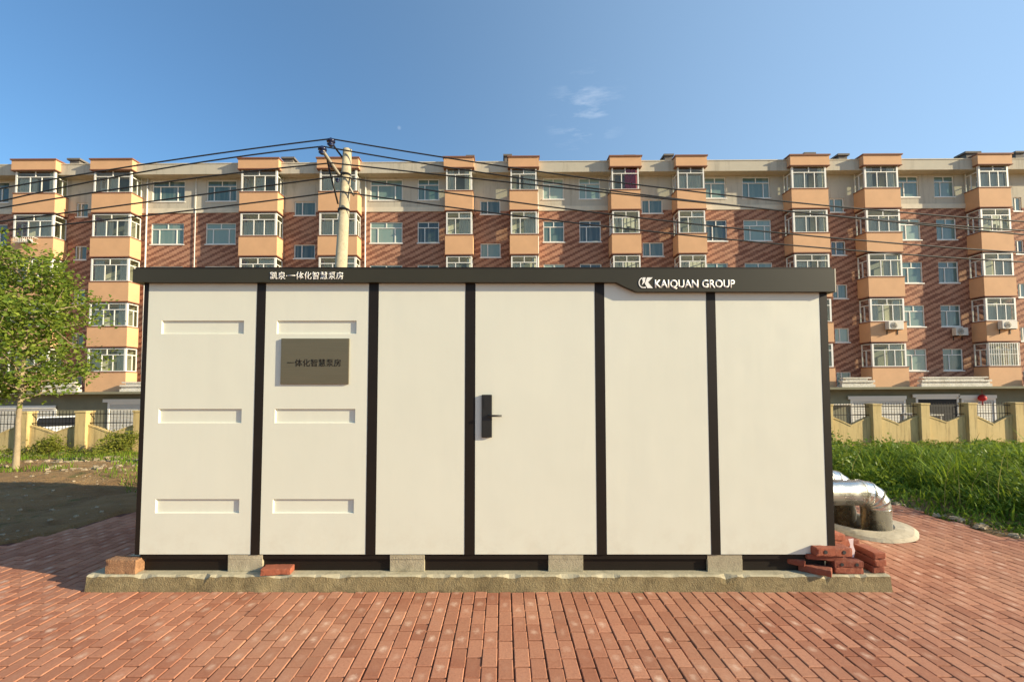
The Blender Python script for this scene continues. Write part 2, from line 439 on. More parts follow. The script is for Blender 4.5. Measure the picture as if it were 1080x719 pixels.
while x < 6.6:
    off = rng.uniform(0, .2) if ncol % 2 else rng.uniform(0, .03)+.1
    off = (ncol % 2)*.1+rng.uniform(-.015, .015)
    y = -3.2+off
    wob = rng.uniform(-.002, .002)
    while y < PV_Y1:
        cxm, cym = x+bw/2, y+bl/2
        jig = .05*math.sin(cym*3.1)+.03*math.sin(cym*9)
        if xl(cym)+.02 < cxm < xr(cym)+jig and (cym > 2 or True) and ((cxm-HC[0])/.40)**2+((cym-HC[1])/.62)**2 > 1:
            g = gap/2+rng.uniform(0, .002); iz = .004
            z = rng.normal(0, .0013); tx, ty = rng.normal(0, .006), rng.normal(0, .005)
            rz = rng.normal(0, .004)
            base = len(vv)
            bg_ = b_gap = .0025+g+rng.uniform(0, .001)
            def P(u, v, dz):
                return (cxm+wob+u-v*rz, cym+v+u*rz, z+dz+u*tx+v*ty)
            a, b = bw/2-g-.001, bl/2-b_gap
            for (ins, dz) in ((0, -.03), (0, -iz), (iz, 0)):
                for sx, sy in ((-1,-1),(1,-1),(1,1),(-1,1)): vv.append(P(sx*(a-ins), sy*(b-ins), dz))
            t = (rng.uniform(), rng.uniform(), rng.uniform())
            ff.append((base+8, base+9, base+10, base+11)); tt.append(t); uu += [(0,0),(1,0),(1,1),(0,1)]
            for lv in (0, 4):
                for k in range(4):
                    k2 = (k+1) % 4
                    ff.append((base+lv+k, base+lv+k2, base+lv+4+k2, base+lv+4+k)); tt.append((t[0], 0, t[2])); uu += [(0,0)]*4
        y += bl
    x += bw; ncol += 1
tag(nmesh('brick_paving', np.array(vv), np.array(ff), M['pave'], np.array(tt), uu), kind='structure')

# ------------------------------------------------------------ concrete plinth
def rough_slab(x0, x1, y0, y1, z0, z1, name, mat, amp=.012, st=.05):
    nxs = max(2, int((x1-x0)/st)); mbx = MB()
    top, edge, mid, bot = [], [], [], []
    for i in range(nxs+1):
        x = x0+(x1-x0)*i/nxs
        n1 = noise.noise(Vector((x*6, 0, 0))); n2 = noise.noise(Vector((x*19, 5, 0))); n3 = noise.noise(Vector((x*3, 9, 0)))
        e = min(1, min(i, nxs-i)/2)
        mis = max(0, n1)*amp*2.6+max(0, n2)*amp*1.6
        top.append((x, y0+.018+mis*1.4, z1-.002*(n3))); edge.append((x, y0+.004+mis*.5, z1-.010-mis*1.3))
        mid.append((x, y0-.004*n2-.008*n3, z1-.055-mis)); bot.append((x, y0-.012+.010*n1, z0-.01))
    rows = [bot, mid, edge, top, [(p[0], y0+.1, z1) for p in top], [(p[0], y1, z1) for p in top], [(p[0], y1, z0-.01) for p in top]]
    b = len(mbx.v)
    for r in rows: mbx.v += r
    n = nxs+1
    for j in range(len(rows)-1):
        for i in range(nxs):
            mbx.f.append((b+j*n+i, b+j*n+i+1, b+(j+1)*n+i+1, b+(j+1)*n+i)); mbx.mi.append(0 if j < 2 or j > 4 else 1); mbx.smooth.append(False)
    for i, fl in ((0, 1), (nxs, 0)):
        mbx.q([rows[j][i] for j in range(len(rows))][::-1 if fl else 1])
    return mbx.build(name, mat)
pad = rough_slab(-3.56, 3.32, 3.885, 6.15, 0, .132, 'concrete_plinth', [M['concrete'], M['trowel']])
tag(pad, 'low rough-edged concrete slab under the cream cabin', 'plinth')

# ------------------------------------------------------------ the cabin
D = 3.96; Z0, Z1 = .283, 2.665
cab = empty('pump_cabin', (0, D, .13), 'long cream panelled cabin with dark frame strips and dark fascia on concrete blocks', 'cabin')
cab.location = (0, 0, 0)
posts = [(-3.21, -3.172), (-2.198, -2.122), (-1.195, -1.111), (-.331, -.244), (.827, .91), (1.825, 1.904), (2.84, 2.905)]
f = MB()
for a, b in posts: f.box(a, b, D-.002, D+.07, Z0-.004, Z1+.02)
f.box(-3.172, 2.84, D+.012, D+.07, Z0-.045, Z0-.002)
f.box(-3.172, 2.84, D+.0, D+.07, Z1+.002, Z1+.02)
f.box(-3.21, -3.15, 5.69, 5.75, Z0-.04, Z1+.02); f.box(2.845, 2.905, 5.69, 5.75, Z0-.04, Z1+.02)
f.box(-3.205, -3.165, D+.07, 5.69, Z0-.045, Z0-.005); f.box(2.86, 2.9, D+.07, 5.69, Z0-.045, Z0-.005); f.box(-3.15, 2.845, 5.70, 5.74, Z0-.045, Z0-.005)
f.build('frame', M['dark'], cab)
m = MB(); m.box(-3.14, 2.83, D+.035, D+.12, .1325, Z0-.047); m.box(-3.14, -3.06, D+.12, 5.68, .1325, Z0-.047); m.box(2.75, 2.83, D+.12, 5.68, .1325, Z0-.047); m.build('dark_gap_infill', M['dark'], cab)  # dark bars added in place of the shaded gap under the cabin
b = MB(); b.box(-3.19, 2.885, D+.075, 5.70, Z0+.0, Z1+.03); b.build('body_shell', M['panel'], cab)
b = MB(); b.box(-3.24, 2.93, D-.03, 5.81, 2.70, 2.765); b.build('roof', M['roofm'], cab)
def recess_panel(x0, x1, z0, z1, recs, dep=.016, bev=.006):
    m = MB(); xsp = sorted({x0, x1}|{r[0] for r in recs}|{r[1] for r in recs}); zsp = sorted({z0, z1}|{v for r in recs for v in r[2:]})
    for i in range(len(xsp)-1):
        for j in range(len(zsp)-1):
            xa, xb, za, zb = xsp[i], xsp[i+1], zsp[j], zsp[j+1]
            if any(abs(xa-r[0]) < 1e-6 and abs(xb-r[1]) < 1e-6 and abs(za-r[2]) < 1e-6 and abs(zb-r[3]) < 1e-6 for r in recs):
                o = [(xa, D, za), (xb, D, za), (xb, D, zb), (xa, D, zb)]
                k = [(xa+bev, D+dep, za+bev), (xb-bev, D+dep, za+bev), (xb-bev, D+dep, zb-bev), (xa+bev, D+dep, zb-bev)]
                m.q(k)
                for t in range(4): m.q([o[t], o[(t+1) % 4], k[(t+1) % 4], k[t]])
            else: m.q([(xa, D, za), (xb, D, za), (xb, D, zb), (xa, D, zb)])
    m.q([(x0, D, z1), (x1, D, z1), (x1, D+.05, z1), (x0, D+.05, z1)]); m.q([(x0, D, z0), (x0, D+.05, z0), (x1, D+.05, z0), (x1, D, z0)])
    m.q([(x0, D, z0), (x0, D, z1), (x0, D+.05, z1), (x0, D+.05, z0)]); m.q([(x1, D, z0), (x1, D+.05, z0), (x1, D+.05, z1), (x1, D, z1)])
    return m
zr = [(az(352, D), az(338, D)), (az(446, D), az(431, D)), (az(541, D), az(526, D))]
def keep(v): return [(v[0], v[1], a, b) for a, b in zr]
gapx = .0025
PX = [(-3.172, -2.198), (-2.122, -1.195), (-1.111, -.331), (-.244, .827), (.91, 1.825), (1.904, 2.84)]
for i, (a, b) in enumerate(PX):
    a += gapx; b -= gapx
    recs = keep((-3.045, -2.31)) if i == 0 else keep((-2.015, -1.304)) if i == 1 else []
    m = recess_panel(a, b, Z0, Z1, recs)
    if i == 3: door = m.build('door', M['panel'], cab)
    else:
        o = m.build('wall_panel', M['panel'], cab)
        if i < 2: o['label'] = 'cream panel with three pressed horizontal recesses'
# lock and handle
lx0, lx1 = ax(508, 438, D), ax(519, 438, D)
m = MB(); m.box(lx0, lx1, D-.024, D-.001, az(461, D), az(416, D)); lk = m.build('door_lock', M['black'], door, bevel=.006)
m = MB(); m.tube([(lx1-.03, D-.022, az(438, D)), (lx1-.03, D-.044, az(438, D)), (lx1-.01, D-.048, az(438, D)), (lx1+.085, D-.046, az(438, D))], .0095, 10)
m.box(lx0+.022, lx1-.022, D-.026, D-.0235, az(430, D), az(420, D)); m.build('door_handle', M['black'], door)
# fascia: plain deep band on the left, deeper sign band on the right with a slanted step
YF = D-.055
zt = az(283.5, YF); zb = az(297.5, YF); zb2 = az(307.5, YF)
xs0 = ax(140, 290, YF); xs1 = ax(880, 290, YF); xa_ = ax(640, 298, YF); xb_ = ax(672, 308, YF)
m = MB(); m.prism([(xs0, zb), (ax(650, 298, YF), zb), (ax(660, 303, YF), (zb+zb2)/2), (ax(672, 308, YF), zb2), (xs1, zb2), (xs1, zt), (xs0, zt)], YF, YF+.12)
fas = m.build('fascia', M['signm'], cab, bevel=.004); sg = fas
m = MB(); m.box(xs1+.001, xs1+.012, YF-.001, YF+.11, zb2-.003, zt+.002); m.build('end_cap', M['galv'], cab)
m = MB(); m.box(xs0+.02, xs1-.02, YF+.0, YF+.1, zt+.001, zt+.014); m.build('drip_edge', M['dark'], cab)
def text_mesh(name, body, x0, x1, zc, h, y, mat, parent, off=0.0, th=.002, xscale=None):
    c = bpy.data.curves.new('txt', 'FONT'); c.body = body; c.size = 1; c.offset = off; c.extrude = 0; c.resolution_u = 3
    o = bpy.data.objects.new('txt', c); COL.objects.link(o)
    dg = bpy.context.evaluated_depsgraph_get(); me = bpy.data.meshes.new_from_object(o.evaluated_get(dg))
    bpy.data.objects.remove(o); bpy.data.curves.remove(c)
    n = len(me.vertices); co = np.empty(n*3); me.vertices.foreach_get('co', co); co = co.reshape(-1, 3)
    mn, mx = co.min(0), co.max(0)
    sx = (x1-x0)/(mx[0]-mn[0]); sz = h/(mx[1]-mn[1])
    out = np.stack([x0+(co[:, 0]-mn[0])*sx, np.full(n, y), zc-h/2+(co[:, 1]-mn[1])*sz], 1)
    me.vertices.foreach_set('co', out.ravel()); me.materials.append(mat); me.update(); me.name = name
    ob = bpy.data.objects.new(name, me); COL.objects.link(ob); ob.parent = parent
    sm = ob.modifiers.new('thick', 'SOLIDIFY'); sm.thickness = th; sm.offset = 0
    return ob
YS = YF-.0025
text_mesh('lettering', 'KAIQUAN GROUP', ax(690.5, 299, YS), ax(775, 299, YS), (az(295.3, YS)+az(304.6, YS))/2, az(295.0, YS)-az(305.2, YS), YS, M['white'], sg, off=.022)
text_mesh('lettering', '凯泉·一体化智慧泵房', ax(285, 291, YF), ax(362, 291, YF), az(290.7, YF), az(286.6, YF)-az(294.6, YF), YF-.003, M['white'], fas, off=.002)
# emblem (a round stroke on the left, bold slanted strokes on the right)
ex0, ex1 = ax(673.5, 299, YS), ax(688.5, 299, YS); ez1, ez0 = az(292.6, YS), az(303.8, YS)
def E_(u, v): return (ex0+(ex1-ex0)*u, ez0+(ez1-ez0)*v)
m = MB(); yy0, yy1 = YS-.0015, YS+.0015
for k in range(9):
    t0, t1 = R(95+k*19), R(95+(k+1)*19)
    def A(t, r): return E_(.31+.31*r*math.cos(t), .5+.5*r*math.sin(t))
    w0 = .80; m.prism([A(t0, 1), A(t0, w0), A(t1, w0), A(t1, 1)], yy0, yy1)
m.prism([E_(*p) for p in [(.24, 1), (.50, 1), (.44, .55), (.22, .28), (.30, .6)]], yy0, yy1)
m.prism([E_(*p) for p in [(.22, 0), (.50, 0), (.52, .12), (.36, .10)]], yy0, yy1)
m.prism([E_(*p) for p in [(.60, 1), (1.0, 1), (.66, .55), (1.0, 0), (.62, 0), (.44, .42), (.50, .62)]], yy0, yy1)
m.build('emblem', M['white'], sg)
# plaque
px0, px1, pz0, pz1 = ax(297, 380, D), ax(368.5, 380, D), az(405, D), az(357, D)
m = MB(); m.box(px0, px1, D-.016, D-.001, pz0, pz1); plq = m.build('name_plate', M['plaque'], cab, bevel=.002)
text_mesh('lettering', '一体化智慧泵房', ax(304, 381, D), ax(360.5, 381, D), az(382.5, D), az(378.6, D)-az(386.5, D), D-.0175, M['dark'], plq, off=.004, th=.001)
# supports
for px, lab in ((261.5, 'grey concrete block propping the cabin beside the small flat red brick'), (430.5, 'grey concrete block propping the cabin below the plain panel left of the door'),
            (596, 'grey concrete block propping the cabin under the door'), (762, 'grey concrete block propping the cabin nearest the brick pile')):
    x = (px-530)/119.4
    m = MB(); m.box(x-.152, x+.152, D+.004+random.uniform(0, .01), D+.033, .1325, Z0-.0465)
    m.box(x-.152, x+.152, D+.004+random.uniform(0, .01), D+.011, Z0-.0465, Z0-.006)
    tag(m.build('concrete_block', M['block'], bevel=.004), lab, 'block', 'blocks under the cabin')
# hidden rear supports, so that the cabin stands on something
for x in (-2.2, 1.9):
    pass

# ------------------------------------------------------------ loose bricks
def brick(c, size, rot, label, mat='brick', holes=0, group='loose bricks on the plinth', name='brick'):
    m = MB(); w, d, h = size
    sd_ = random.uniform(0, 50); hv = Vector((w/2, d/2, h/2))
    def bp(p):
        p = Vector(p); n1 = noise.noise(p*22+Vector((sd_, 0, 0))); n2 = noise.noise(p*70+Vector((0, sd_, 0)))
        e = sorted(abs(p[i])/hv[i] for i in range(3)); edge = max(0, e[1]-.8)/.2      # wear along the arrises
        k = 1-(.022+.10*max(0, n1)+.03*max(0, n2))*edge
        return tuple(p[i]*(k if abs(p[i])/hv[i] > .8 else 1)+n1*.0018+n2*.0008 for i in range(3))
    def grid(o_, a, b, na, nb):
        o_, a, b = Vector(o_), Vector(a), Vector(b)
        for i in range(na):
            for j in range(nb):
                m.q([bp(o_+a*(u/na)+b*(v/nb)) for u, v in ((i, j), (i+1, j), (i+1, j+1), (i, j+1))])
    nx_, ny_, nz_ = 18, 9, 6; x_, y_, z_ = hv
    if w < d: nx_, ny_ = 9, 18
    grid((-x_, -y_, -z_), (w, 0, 0), (0, 0, h), nx_, nz_); grid((x_, y_, -z_), (-w, 0, 0), (0, 0, h), nx_, nz_)
    grid((x_, -y_, -z_), (0, d, 0), (0, 0, h), ny_, nz_); grid((-x_, y_, -z_), (0, -d, 0), (0, 0, h), ny_, nz_)
    grid((-x_, -y_, z_), (w, 0, 0), (0, d, 0), nx_, ny_); grid((-x_, y_, -z_), (w, 0, 0), (0, -d, 0), nx_, ny_)
    o = m.build(name, [M[mat], M['tyre']])
    import bmesh
    bm = bmesh.new(); bm.from_mesh(o.data); bmesh.ops.remove_doubles(bm, verts=bm.verts, dist=1e-5); bm.to_mesh(o.data); bm.free()
    if holes:
        hm = MB()
        for k in range(holes):
            xh = -w/2+w*(k+.5)/holes
            hm.tube([(xh, -d/2-.0035, 0), (xh, -d/2+.01, 0)], min(.016, h*.27), 10)
        hh = hm.build('dark_hole_disc', M['tyre'], o)  # raised black discs stand in for the shade inside core holes
    o.location = c; o.rotation_euler = tuple(R(a) for a in rot)
    return tag(o, label, 'brick', group)
brick((-3.29, 3.965, .192), (.275, .11, .118), (0, 0, -2), 'chunky tan brick on the plinth at the left corner of the cabin', 'tanbrick')
brick((-1.95, 3.945, .160), (.25, .115, .052), (0, 0, 6), 'flat red brick alone on the plinth edge under the second panel')
BR = [
 ((2.545, 4.04, .216), (.24, .115, .055), (0, 4, -28), 0, 'leftmost brick of the pile at the cabin corner, lying askew'),
 ((2.50, 4.12, .162), (.24, .115, .055), (0, 0, 8), 0, 'brick under the leftmost brick of the pile, back in the shade'),
 ((2.72, 3.955, .162), (.24, .115, .055), (0, 0, -38), 0, 'brick of the pile turned so its end points over the plinth edge'),
 ((2.985, 3.965, .162), (.25, .115, .055), (0, 0, 1), 0, 'bottom brick of the short front stack in the pile'),
 ((2.985, 3.962, .216), (.25, .115, .055), (0, 0, -2), 2, 'second brick up in the short front stack, with dark discs as core holes'),
 ((2.80, 3.985, .262), (.30, .115, .045), (0, 3, -5), 0, 'brick bridging below the biggest holed brick of the pile'),
 ((2.855, 3.965, .322), (.33, .13, .07), (0, 2, 3), 2, 'biggest brick of the pile, chipped and holed, near its top'),
 ((3.02, 4.13, .335), (.24, .115, .055), (0, 0, 10), 0, 'brick lying behind the biggest holed brick of the pile'),
 ((2.99, 4.12, .392), (.18, .115, .055), (0, 0, 4), 0, 'short broken brick on top of the pile beside the cabin'),
 ((2.78, 4.10, .22), (.24, .115, .055), (0, 0, 0), 0, 'brick wedged deep in the middle of the pile'),
 ((3.02, 4.14, .275), (.24, .115, .055), (0, 0, -6), 0, 'brick deep in the pile under the rear layer'),
]
for c, s, r, h, l in BR: brick(c, s, r, l, holes=h, group='bricks piled at the cabin corner')
words = ['bottom', 'middle', 'top']
for k in range(3):
    brick((3.262+random.uniform(-.01, .01), 4.03+random.uniform(-.01, .01), .163+k*.060), (.105, .23, .056), (0, 0, random.uniform(-5, 5)), words[k]+' brick of the right-hand front stack, end towards the camera', group='bricks piled at the cabin corner')
words = ['bottom', 'middle', 'top']
for k in range(3):
    brick((3.22+random.uniform(-.012, .012), 4.27+random.uniform(-.01, .01), .163+k*.062), (.235, .115, .056), (0, 0, random.uniform(-7, 7)), words[k]+' brick of the rear stack beyond the right-hand stack', group='bricks piled at the cabin corner')
m = MB()
pts = [(3.055, .40), (3.10, .405), (3.095, .35), (3.11, .30), (3.095, .235), (3.08, .215), (3.085, .28), (3.06, .31), (3.07, .35)]
m.prism(pts, 4.0, 4.004)
tag(m.build('film_scrap', M['scrap']), 'torn pale scrap hanging between the bricks of the pile', 'scrap')

# ------------------------------------------------------------ pipes and their pit
def pipe(name, label, X, Y, zc, r, x_from):
    e = empty(name, (X, Y, 0), label, 'pipe', 'lagged pipes beside the cabin')
    er = r*1.25
    m = MB(); m.tube([(x_from-X, 0, zc), (-er, 0, zc)], r, 28)
    k = x_from-X+.35
    while k < -er: m.tube([(k, 0, zc), (k+.03, 0, zc)], r+.004, 28); k += .55
    m.build('horizontal_duct', M['alu'], e)
    m = MB(); n = 4; P = [(-er, 0, zc)]
    ring = []
    for i in range(n+1):
        t = R(90)*i/n; ring.append((-er+er*math.sin(t), 0, zc-er+er*math.cos(t)))
    m.tube(ring, r, 28, sm=False)
    for i in range(0, n+1): 
        t = R(90)*i/n; c = Vector(ring[i]); d = Vector((math.cos(t), 0, -math.sin(t)))*.012
        m.tube([c-d, c+d], r+.004, 28)
    m.build('elbow', M['alu'], e)
    m = MB(); m.tube([(0, 0, zc-er), (0, 0, -.28)], r, 28)
    m.build('vertical_duct', M['alu'], e)
    return e
pipe('lagged_pipe', 'silver foil-clad pipe elbowing into the ground, the nearer of the two', 4.48, 5.42, .475, .15, 2.89)
pipe('lagged_pipe', 'silver foil-clad pipe behind the nearer one, beside the cabin', 4.52, 6.0, .50, .145, 1.6)
m = MB(); N = 56
def collar(k, rr, z, ir=1):
    t = 2*math.pi*k/N; n = noise.noise(Vector((math.cos(t)*1.6, math.sin(t)*1.6, 4)))*.10
    ex = .14*max(0, math.cos(t+.18))**6
    return (HC[0]+math.cos(t)*(rr[0]+(n+ex)*ir), HC[1]+math.sin(t)*(rr[1]+n*ir*.6), z)
rings = [((.48, .70), .002, 1), ((.45, .66), .035, .9), ((.41, .57), .055, .5), ((.36, .46), .065, .2), ((.33, .43), .05, .1), ((.32, .42), -.3, .1)]
for j in range(len(rings)-1):
    for k in range(N):
        a, b = rings[j], rings[j+1]
        m.q([collar(k, a[0], a[1], a[2]), collar(k+1, a[0], a[1], a[2]), collar(k+1, b[0], b[1], b[2]), collar(k, b[0], b[1], b[2])], 0, True)
m.q([collar(k, (.32, .42), -.27, .1) for k in range(N)], 1)
tag(m.build('cement_collar', [M['cement'], M['sandjoint']]), 'ring of smooth cement round the hole where the silver pipes enter the ground', 'collar')

# ------------------------------------------------------------ ochre fence
A0 = Vector((-14.0, 15.0)); B0 = Vector((14.55, 16.5)); fd = (B0-A0).normalized(); SP = 1.845
fence = empty('boundary_fence', (0, 0, 0), 'long ochre wall fence with square posts, dipped panels and black iron rails', 'fence')
fn = Vector((-fd.y, fd.x))
ang = math.atan2(fd.y, fd.x)
hx = [-14.0+i*SP/ math.hypot(1, 0)*fd.x for i in range(-9, 26)]
for i in range(-8, 25):
    c = A0+fd*(SP*i-.0)
    gzb = gz(c.x, c.y, False); top = .914+(c.x+14)*(1.11-.914)/28.5
    T = Matrix.Translation((c.x, c.y, 0)) @ Matrix.Rotation(ang, 4, 'Z')
    m = MB(); m.box(-.17, .17, -.17, .17, gzb-.3, top-.03, mat=T); m.box(-.19, .19, -.19, .19, top-.03, top+.03, mat=T)
    m.build('post', M['ochre'], fence, bevel=.01)
    # panel to the next post
    m = MB(); L = SP; K = 16
    prof = [(-1, 0)]
    deep = .28+.05*math.sin(i*2.3)
    tp = []
    for k in range(K+1):
        s = k/K; x = .172+(L-.344)*s
        tp.append((x, top-.42-deep*(1-abs(2*s-1))**1.15))
    poly = [(.172, gzb-.35), (L-.172, gzb-.35)]+tp[::-1]
    pm = MB()
    for k in range(K):
        (xa, za), (xb, zb_) = tp[k], tp[k+1]
        for yy, fl in ((-.06, 0), (.06, 1)):
            q = [(xa, yy, gzb-.35), (xb, yy, gzb-.35), (xb, yy, zb_), (xa, yy, za)]
            pm.q([T @ Vector(p) for p in (q[::-1] if fl else q)])
        pm.q([T @ Vector(p) for p in [(xa, -.075, za), (xb, -.075, zb_), (xb, .075, zb_), (xa, .075, za)]])
        pm.q([T @ Vector(p) for p in [(xa, -.075, za-.05), (xb, -.075, zb_-.05), (xb, -.075, zb_), (xa, -.075, za)]])
    pm.build('panel', M['ochre'], fence)
    m = MB()
    for zz in (top-.07, top-.37):
        m.box(.16, L-.16, -.014, .014, zz-.014, zz+.014, mat=T)
    for k in range(1, 14):
        x = .172+(L-.344)*k/14; s = k/14
        m.box(x-.0055, x+.0055, -.0055, .0055, top-.46-deep*(1-abs(2*s-1)), top+.05, mat=T)
    m.build('railing', M['iron'], fence)

# ------------------------------------------------------------ apartment building
BY, WY = 28.0, 28.9
bld = empty('apartment_building', (0, 0, 0), 'long five-storey apartment block with peach bay balconies and striped red brick', 'building')
bld.rotation_euler = (0, -.0062, 0); bld.location = (0, 0, .10)
SILL = [14.235-2.866*r for r in range(5)]
def bx(px, Y=BY): return ax(px, 190, Y)
bays = [(17, 59, 1), (100, 139.5, 1), (255.5, 293.5, 1), (338.5, 377.5, 1), (472, 499, 0), (540, 567.5, 0), (647, 675.5, 0), (716.5, 744.5, 0), (837, 873.5, 1), (914, 949.5, 1), (1034.5, 1066, 1)]
bays = [(bx(a), bx(b), c) for a, b, c in bays]
wins = []   # x0,x1,ztop,zbot offsets relative to the sill line, kind
def wx(px): return ax(px, 200, WY)
ZW1, ZW0 = az(190, WY)-SILL[0], az(212, WY)-SILL[0]
ZS1, ZS0 = az(213, WY)-SILL[0], az(227.5, WY)-SILL[0]
for a, b in ((-24, 11), (162, 196.5), (219.5, 251), (392, 426), (442, 464.5), (574, 596), (612, 634.5), (744.5, 767), (784.5, 813.5), (948, 970.5), (987, 1008), (1101, 1123)):
    wins.append((wx(a), wx(b), ZW1, ZW0, 'W'))
for a, b in ((83, 95), (312.5, 334.5), (508, 529), (678, 700), (876, 891), (1069, 1078)):
    wins.append((wx(a), wx(b), ZS1, ZS0, 'S'))
XL, XR = -38.0, 39.0
ZBAND = az(224, WY); ZTOP = 16.05; ZPOD = 1.50
ops = []
for r in range(5):
    for (a, b, t, s, k) in wins:
        ops.append((a, b, SILL[r]+s, SILL[r]+t))
def wall_with_holes(z0, z1, name, mat):
    m = MB(); oo = [o for o in ops if o[3] > z0 and o[2] < z1]
    zs = sorted({z0, z1}|{min(z1, max(z0, v)) for o in oo for v in o[2:]})
    for i in range(len(zs)-1):
        za, zb_ = zs[i], zs[i+1]
        if zb_-za < 1e-6: continue
        row = sorted([o for o in oo if o[2] <= za+1e-6 and o[3] >= zb_-1e-6]); x = XL
        for o in row:
            m.q([(x, WY, za), (o[0], WY, za), (o[0], WY, zb_), (x, WY, zb_)]); x = o[1]
        m.q([(x, WY, za), (XR, WY, za), (XR, WY, zb_), (x, WY, zb_)])
    for o in oo:
        a, b, z_0, z_1 = o[0], o[1], max(o[2], z0), min(o[3], z1); d = WY+.14
        m.q([(a, WY, z_0), (a, d, z_0), (a, d, z_1), (a, WY, z_1)]); m.q([(b, WY, z_0), (b, WY, z_1), (b, d, z_1), (b, d, z_0)])
        if o[3] <= z1: m.q([(a, WY, z_1), (a, d, z_1), (b, d, z_1), (b, WY, z_1)])
        if o[2] >= z0: m.q([(a, WY, z_0), (b, WY, z_0), (b, d, z_0), (a, d, z_0)])
    return m.build(name, mat, bld)
wall_with_holes(ZPOD, ZBAND-.0, 'brick_wall', M['facade'])
wall_with_holes(ZBAND, ZTOP, 'plaster_wall', M['plaster'])
m = MB(); m.box(XL, XR, WY+.2, WY+11, ZPOD, ZTOP); m.build('rear_wall', M['plaster'], bld)
# pale string course between the bays
segs = []; edges = sorted([(a, b) for a, b, c in bays]); x = XL
for a, b in edges: segs.append((x, a-.06)); x = b+.06
segs.append((x, XR))
for i, (a, b) in enumerate(segs):
    if i % 2 == 0 and b-a > .3: MB().box(a, b, WY-.05, WY-.001, ZBAND-.03, ZBAND+.28).build('string_course', M['band'], bld)
# cornice and roof
zc1, zc0 = az(171.5, 28.2), az(183, 28.2)
m = MB(); m.box(XL, XR, 28.25, WY+11, zc0, zc0+.14); m.box(XL, XR, 28.25, 28.4, zc0+.14, zc1-.05); m.build('cornice', M['plaster'], bld)
m = MB(); m.box(XL, XR, 28.22, 28.43, zc1-.049, zc1); m.build('parapet_coping', M['band'], bld)
m = MB(); m.box(XL, XR, 28.4, WY+11, ZTOP+.0, ZTOP+.05); m.build('roof', M['roofing'], bld)
def chimney(px, w=.7, top=16.55, Y=30.2):
    c = ax(px, 165, Y); m = MB(); top = top+.45
    m.box(c-w*.36, c+w*.36, Y-.3, Y+.3, 16.1, top-.12); m.box(c-w*.5, c+w*.5, Y-.4, Y+.4, top-.12, top); m.build('chimney', M['soot'], bld)
for px, w, t in ((85, .9, 17.0), (121, .8, 16.95), (308, .9, 17.0), (498, .6, 17.05), (537, .6, 17.1), (705, .7, 17.05), (664, .8, 17.0), (852, .8, 17.1), (887, .8, 17.0), (1022, 1.1, 17.1), (1072, .8, 17.1)):
    chimney(px, w, t)
# windows in the wall
def win_mesh(w, h, kind):
    m = MB(); t = .055; y0, y1 = WY+.05, WY+.11
    m.box(0, w, y0, y1, 0, t); m.box(0, w, y0, y1, h-t, h); m.box(0, t, y0, y1, t, h-t); m.box(w-t, w, y0, y1, t, h-t)
    if kind == 'W':
        zt_ = h*.70; m.box(t, w-t, y0, y1, zt_, zt_+t); m.box(w*.5-t/2, w*.5+t/2, y0+.002, y1, zt_+t, h-t)
        if w > 1.7:
            for u in (.24, .77): m.box(w*u-t/2, w*u+t/2, y0+.002, y1, t, zt_)
        else: m.box(w*.33-t/2, w*.33+t/2, y0+.002, y1, t, zt_)
    else:
        m.box(w*.36-t/2, w*.36+t/2, y0+.002, y1, t, h-t)
    m.box(-.05, w+.05, WY-.04, WY-.001, -.07, -.005)
    return m
wproto = {}
for r in range(5):
    for i, (a, b, t, s, k) in enumerate(wins):
        if i not in wproto:
            fr = win_mesh(b-a, t-s, k).build('window', M['frame'], bld)
            pm = MB(); pm.q([(.03, WY+.085, .03), (b-a-.03, WY+.085, .03), (b-a-.03, WY+.085, t-s-.03), (.03, WY+.085, t-s-.03)])
            pn = pm.build('pane', M['pane'], fr); wproto[i] = (fr, pn)
        else:
            fr = clone(wproto[i][0], bld); clone(wproto[i][1], fr)
        fr.location = (a, 0, SILL[r]+s)
        if k == 'W' and r == 4 and 980 < 530+a*15.6 < 1010:
            gm = MB()
            for q in range(11): gm.box(.02+(b-a-.04)*q/10-.012, .02+(b-a-.04)*q/10+.012, WY-.09, WY-.066, 0, t-s)
            for zz in (0, .5, 1): gm.box(0, b-a, WY-.095, WY-.061, (t-s)*zz-.015, (t-s)*zz+.015)
            gm.build('grille', M['frame'], fr)
# bays
HW = 1.46
def bay_solid(w):
    m = MB(); m.box(-.07, w+.07, BY, WY-.002, -1.28, -.06, 0); m.box(-.10, w+.10, BY-.03, WY-.002, -.06, 0, 1); m.box(-.10, w+.10, BY-.03, WY-.002, -1.34, -1.28, 1)
    return m
def bay_frame(w, big):
    m = MB(); y0, y1 = BY+.04, BY+.10; t = .05; c = .11 if big else .085
    m.box(0, c, y0, y1+.05, 0, HW); m.box(w-c, w, y0, y1+.05, 0, HW)
    m.box(c, w-c, y0, y1, 0, t); m.box(c, w-c, y0, y1, HW-t, HW); zt_ = HW*.70; m.box(c, w-c, y0, y1, zt_, zt_+t)
    m.box(w*.5-t/2, w*.5+t/2, y0+.002, y1, zt_+t, HW-t)
    for u in ((.37, .66) if big else (.36,)): m.box(w*u-t/2, w*u+t/2, y0+.002, y1, t, zt_)
    for xs_ in (0, w-.06):
        m.box(xs_, xs_+.06, y1+.05, WY-.003, 0, t); m.box(xs_, xs_+.06, y1+.05, WY-.003, HW-t, HW); m.box(xs_, xs_+.06, y1+.05, WY-.003, zt_, zt_+t)
        m.box(xs_, xs_+.06, WY-.06, WY-.003, t, zt_); m.box(xs_+.002, xs_+.058, BY+.52, BY+.57, t, zt_); m.box(xs_, xs_+.06, WY-.06, WY-.003, zt_+t, HW-t)
    return m
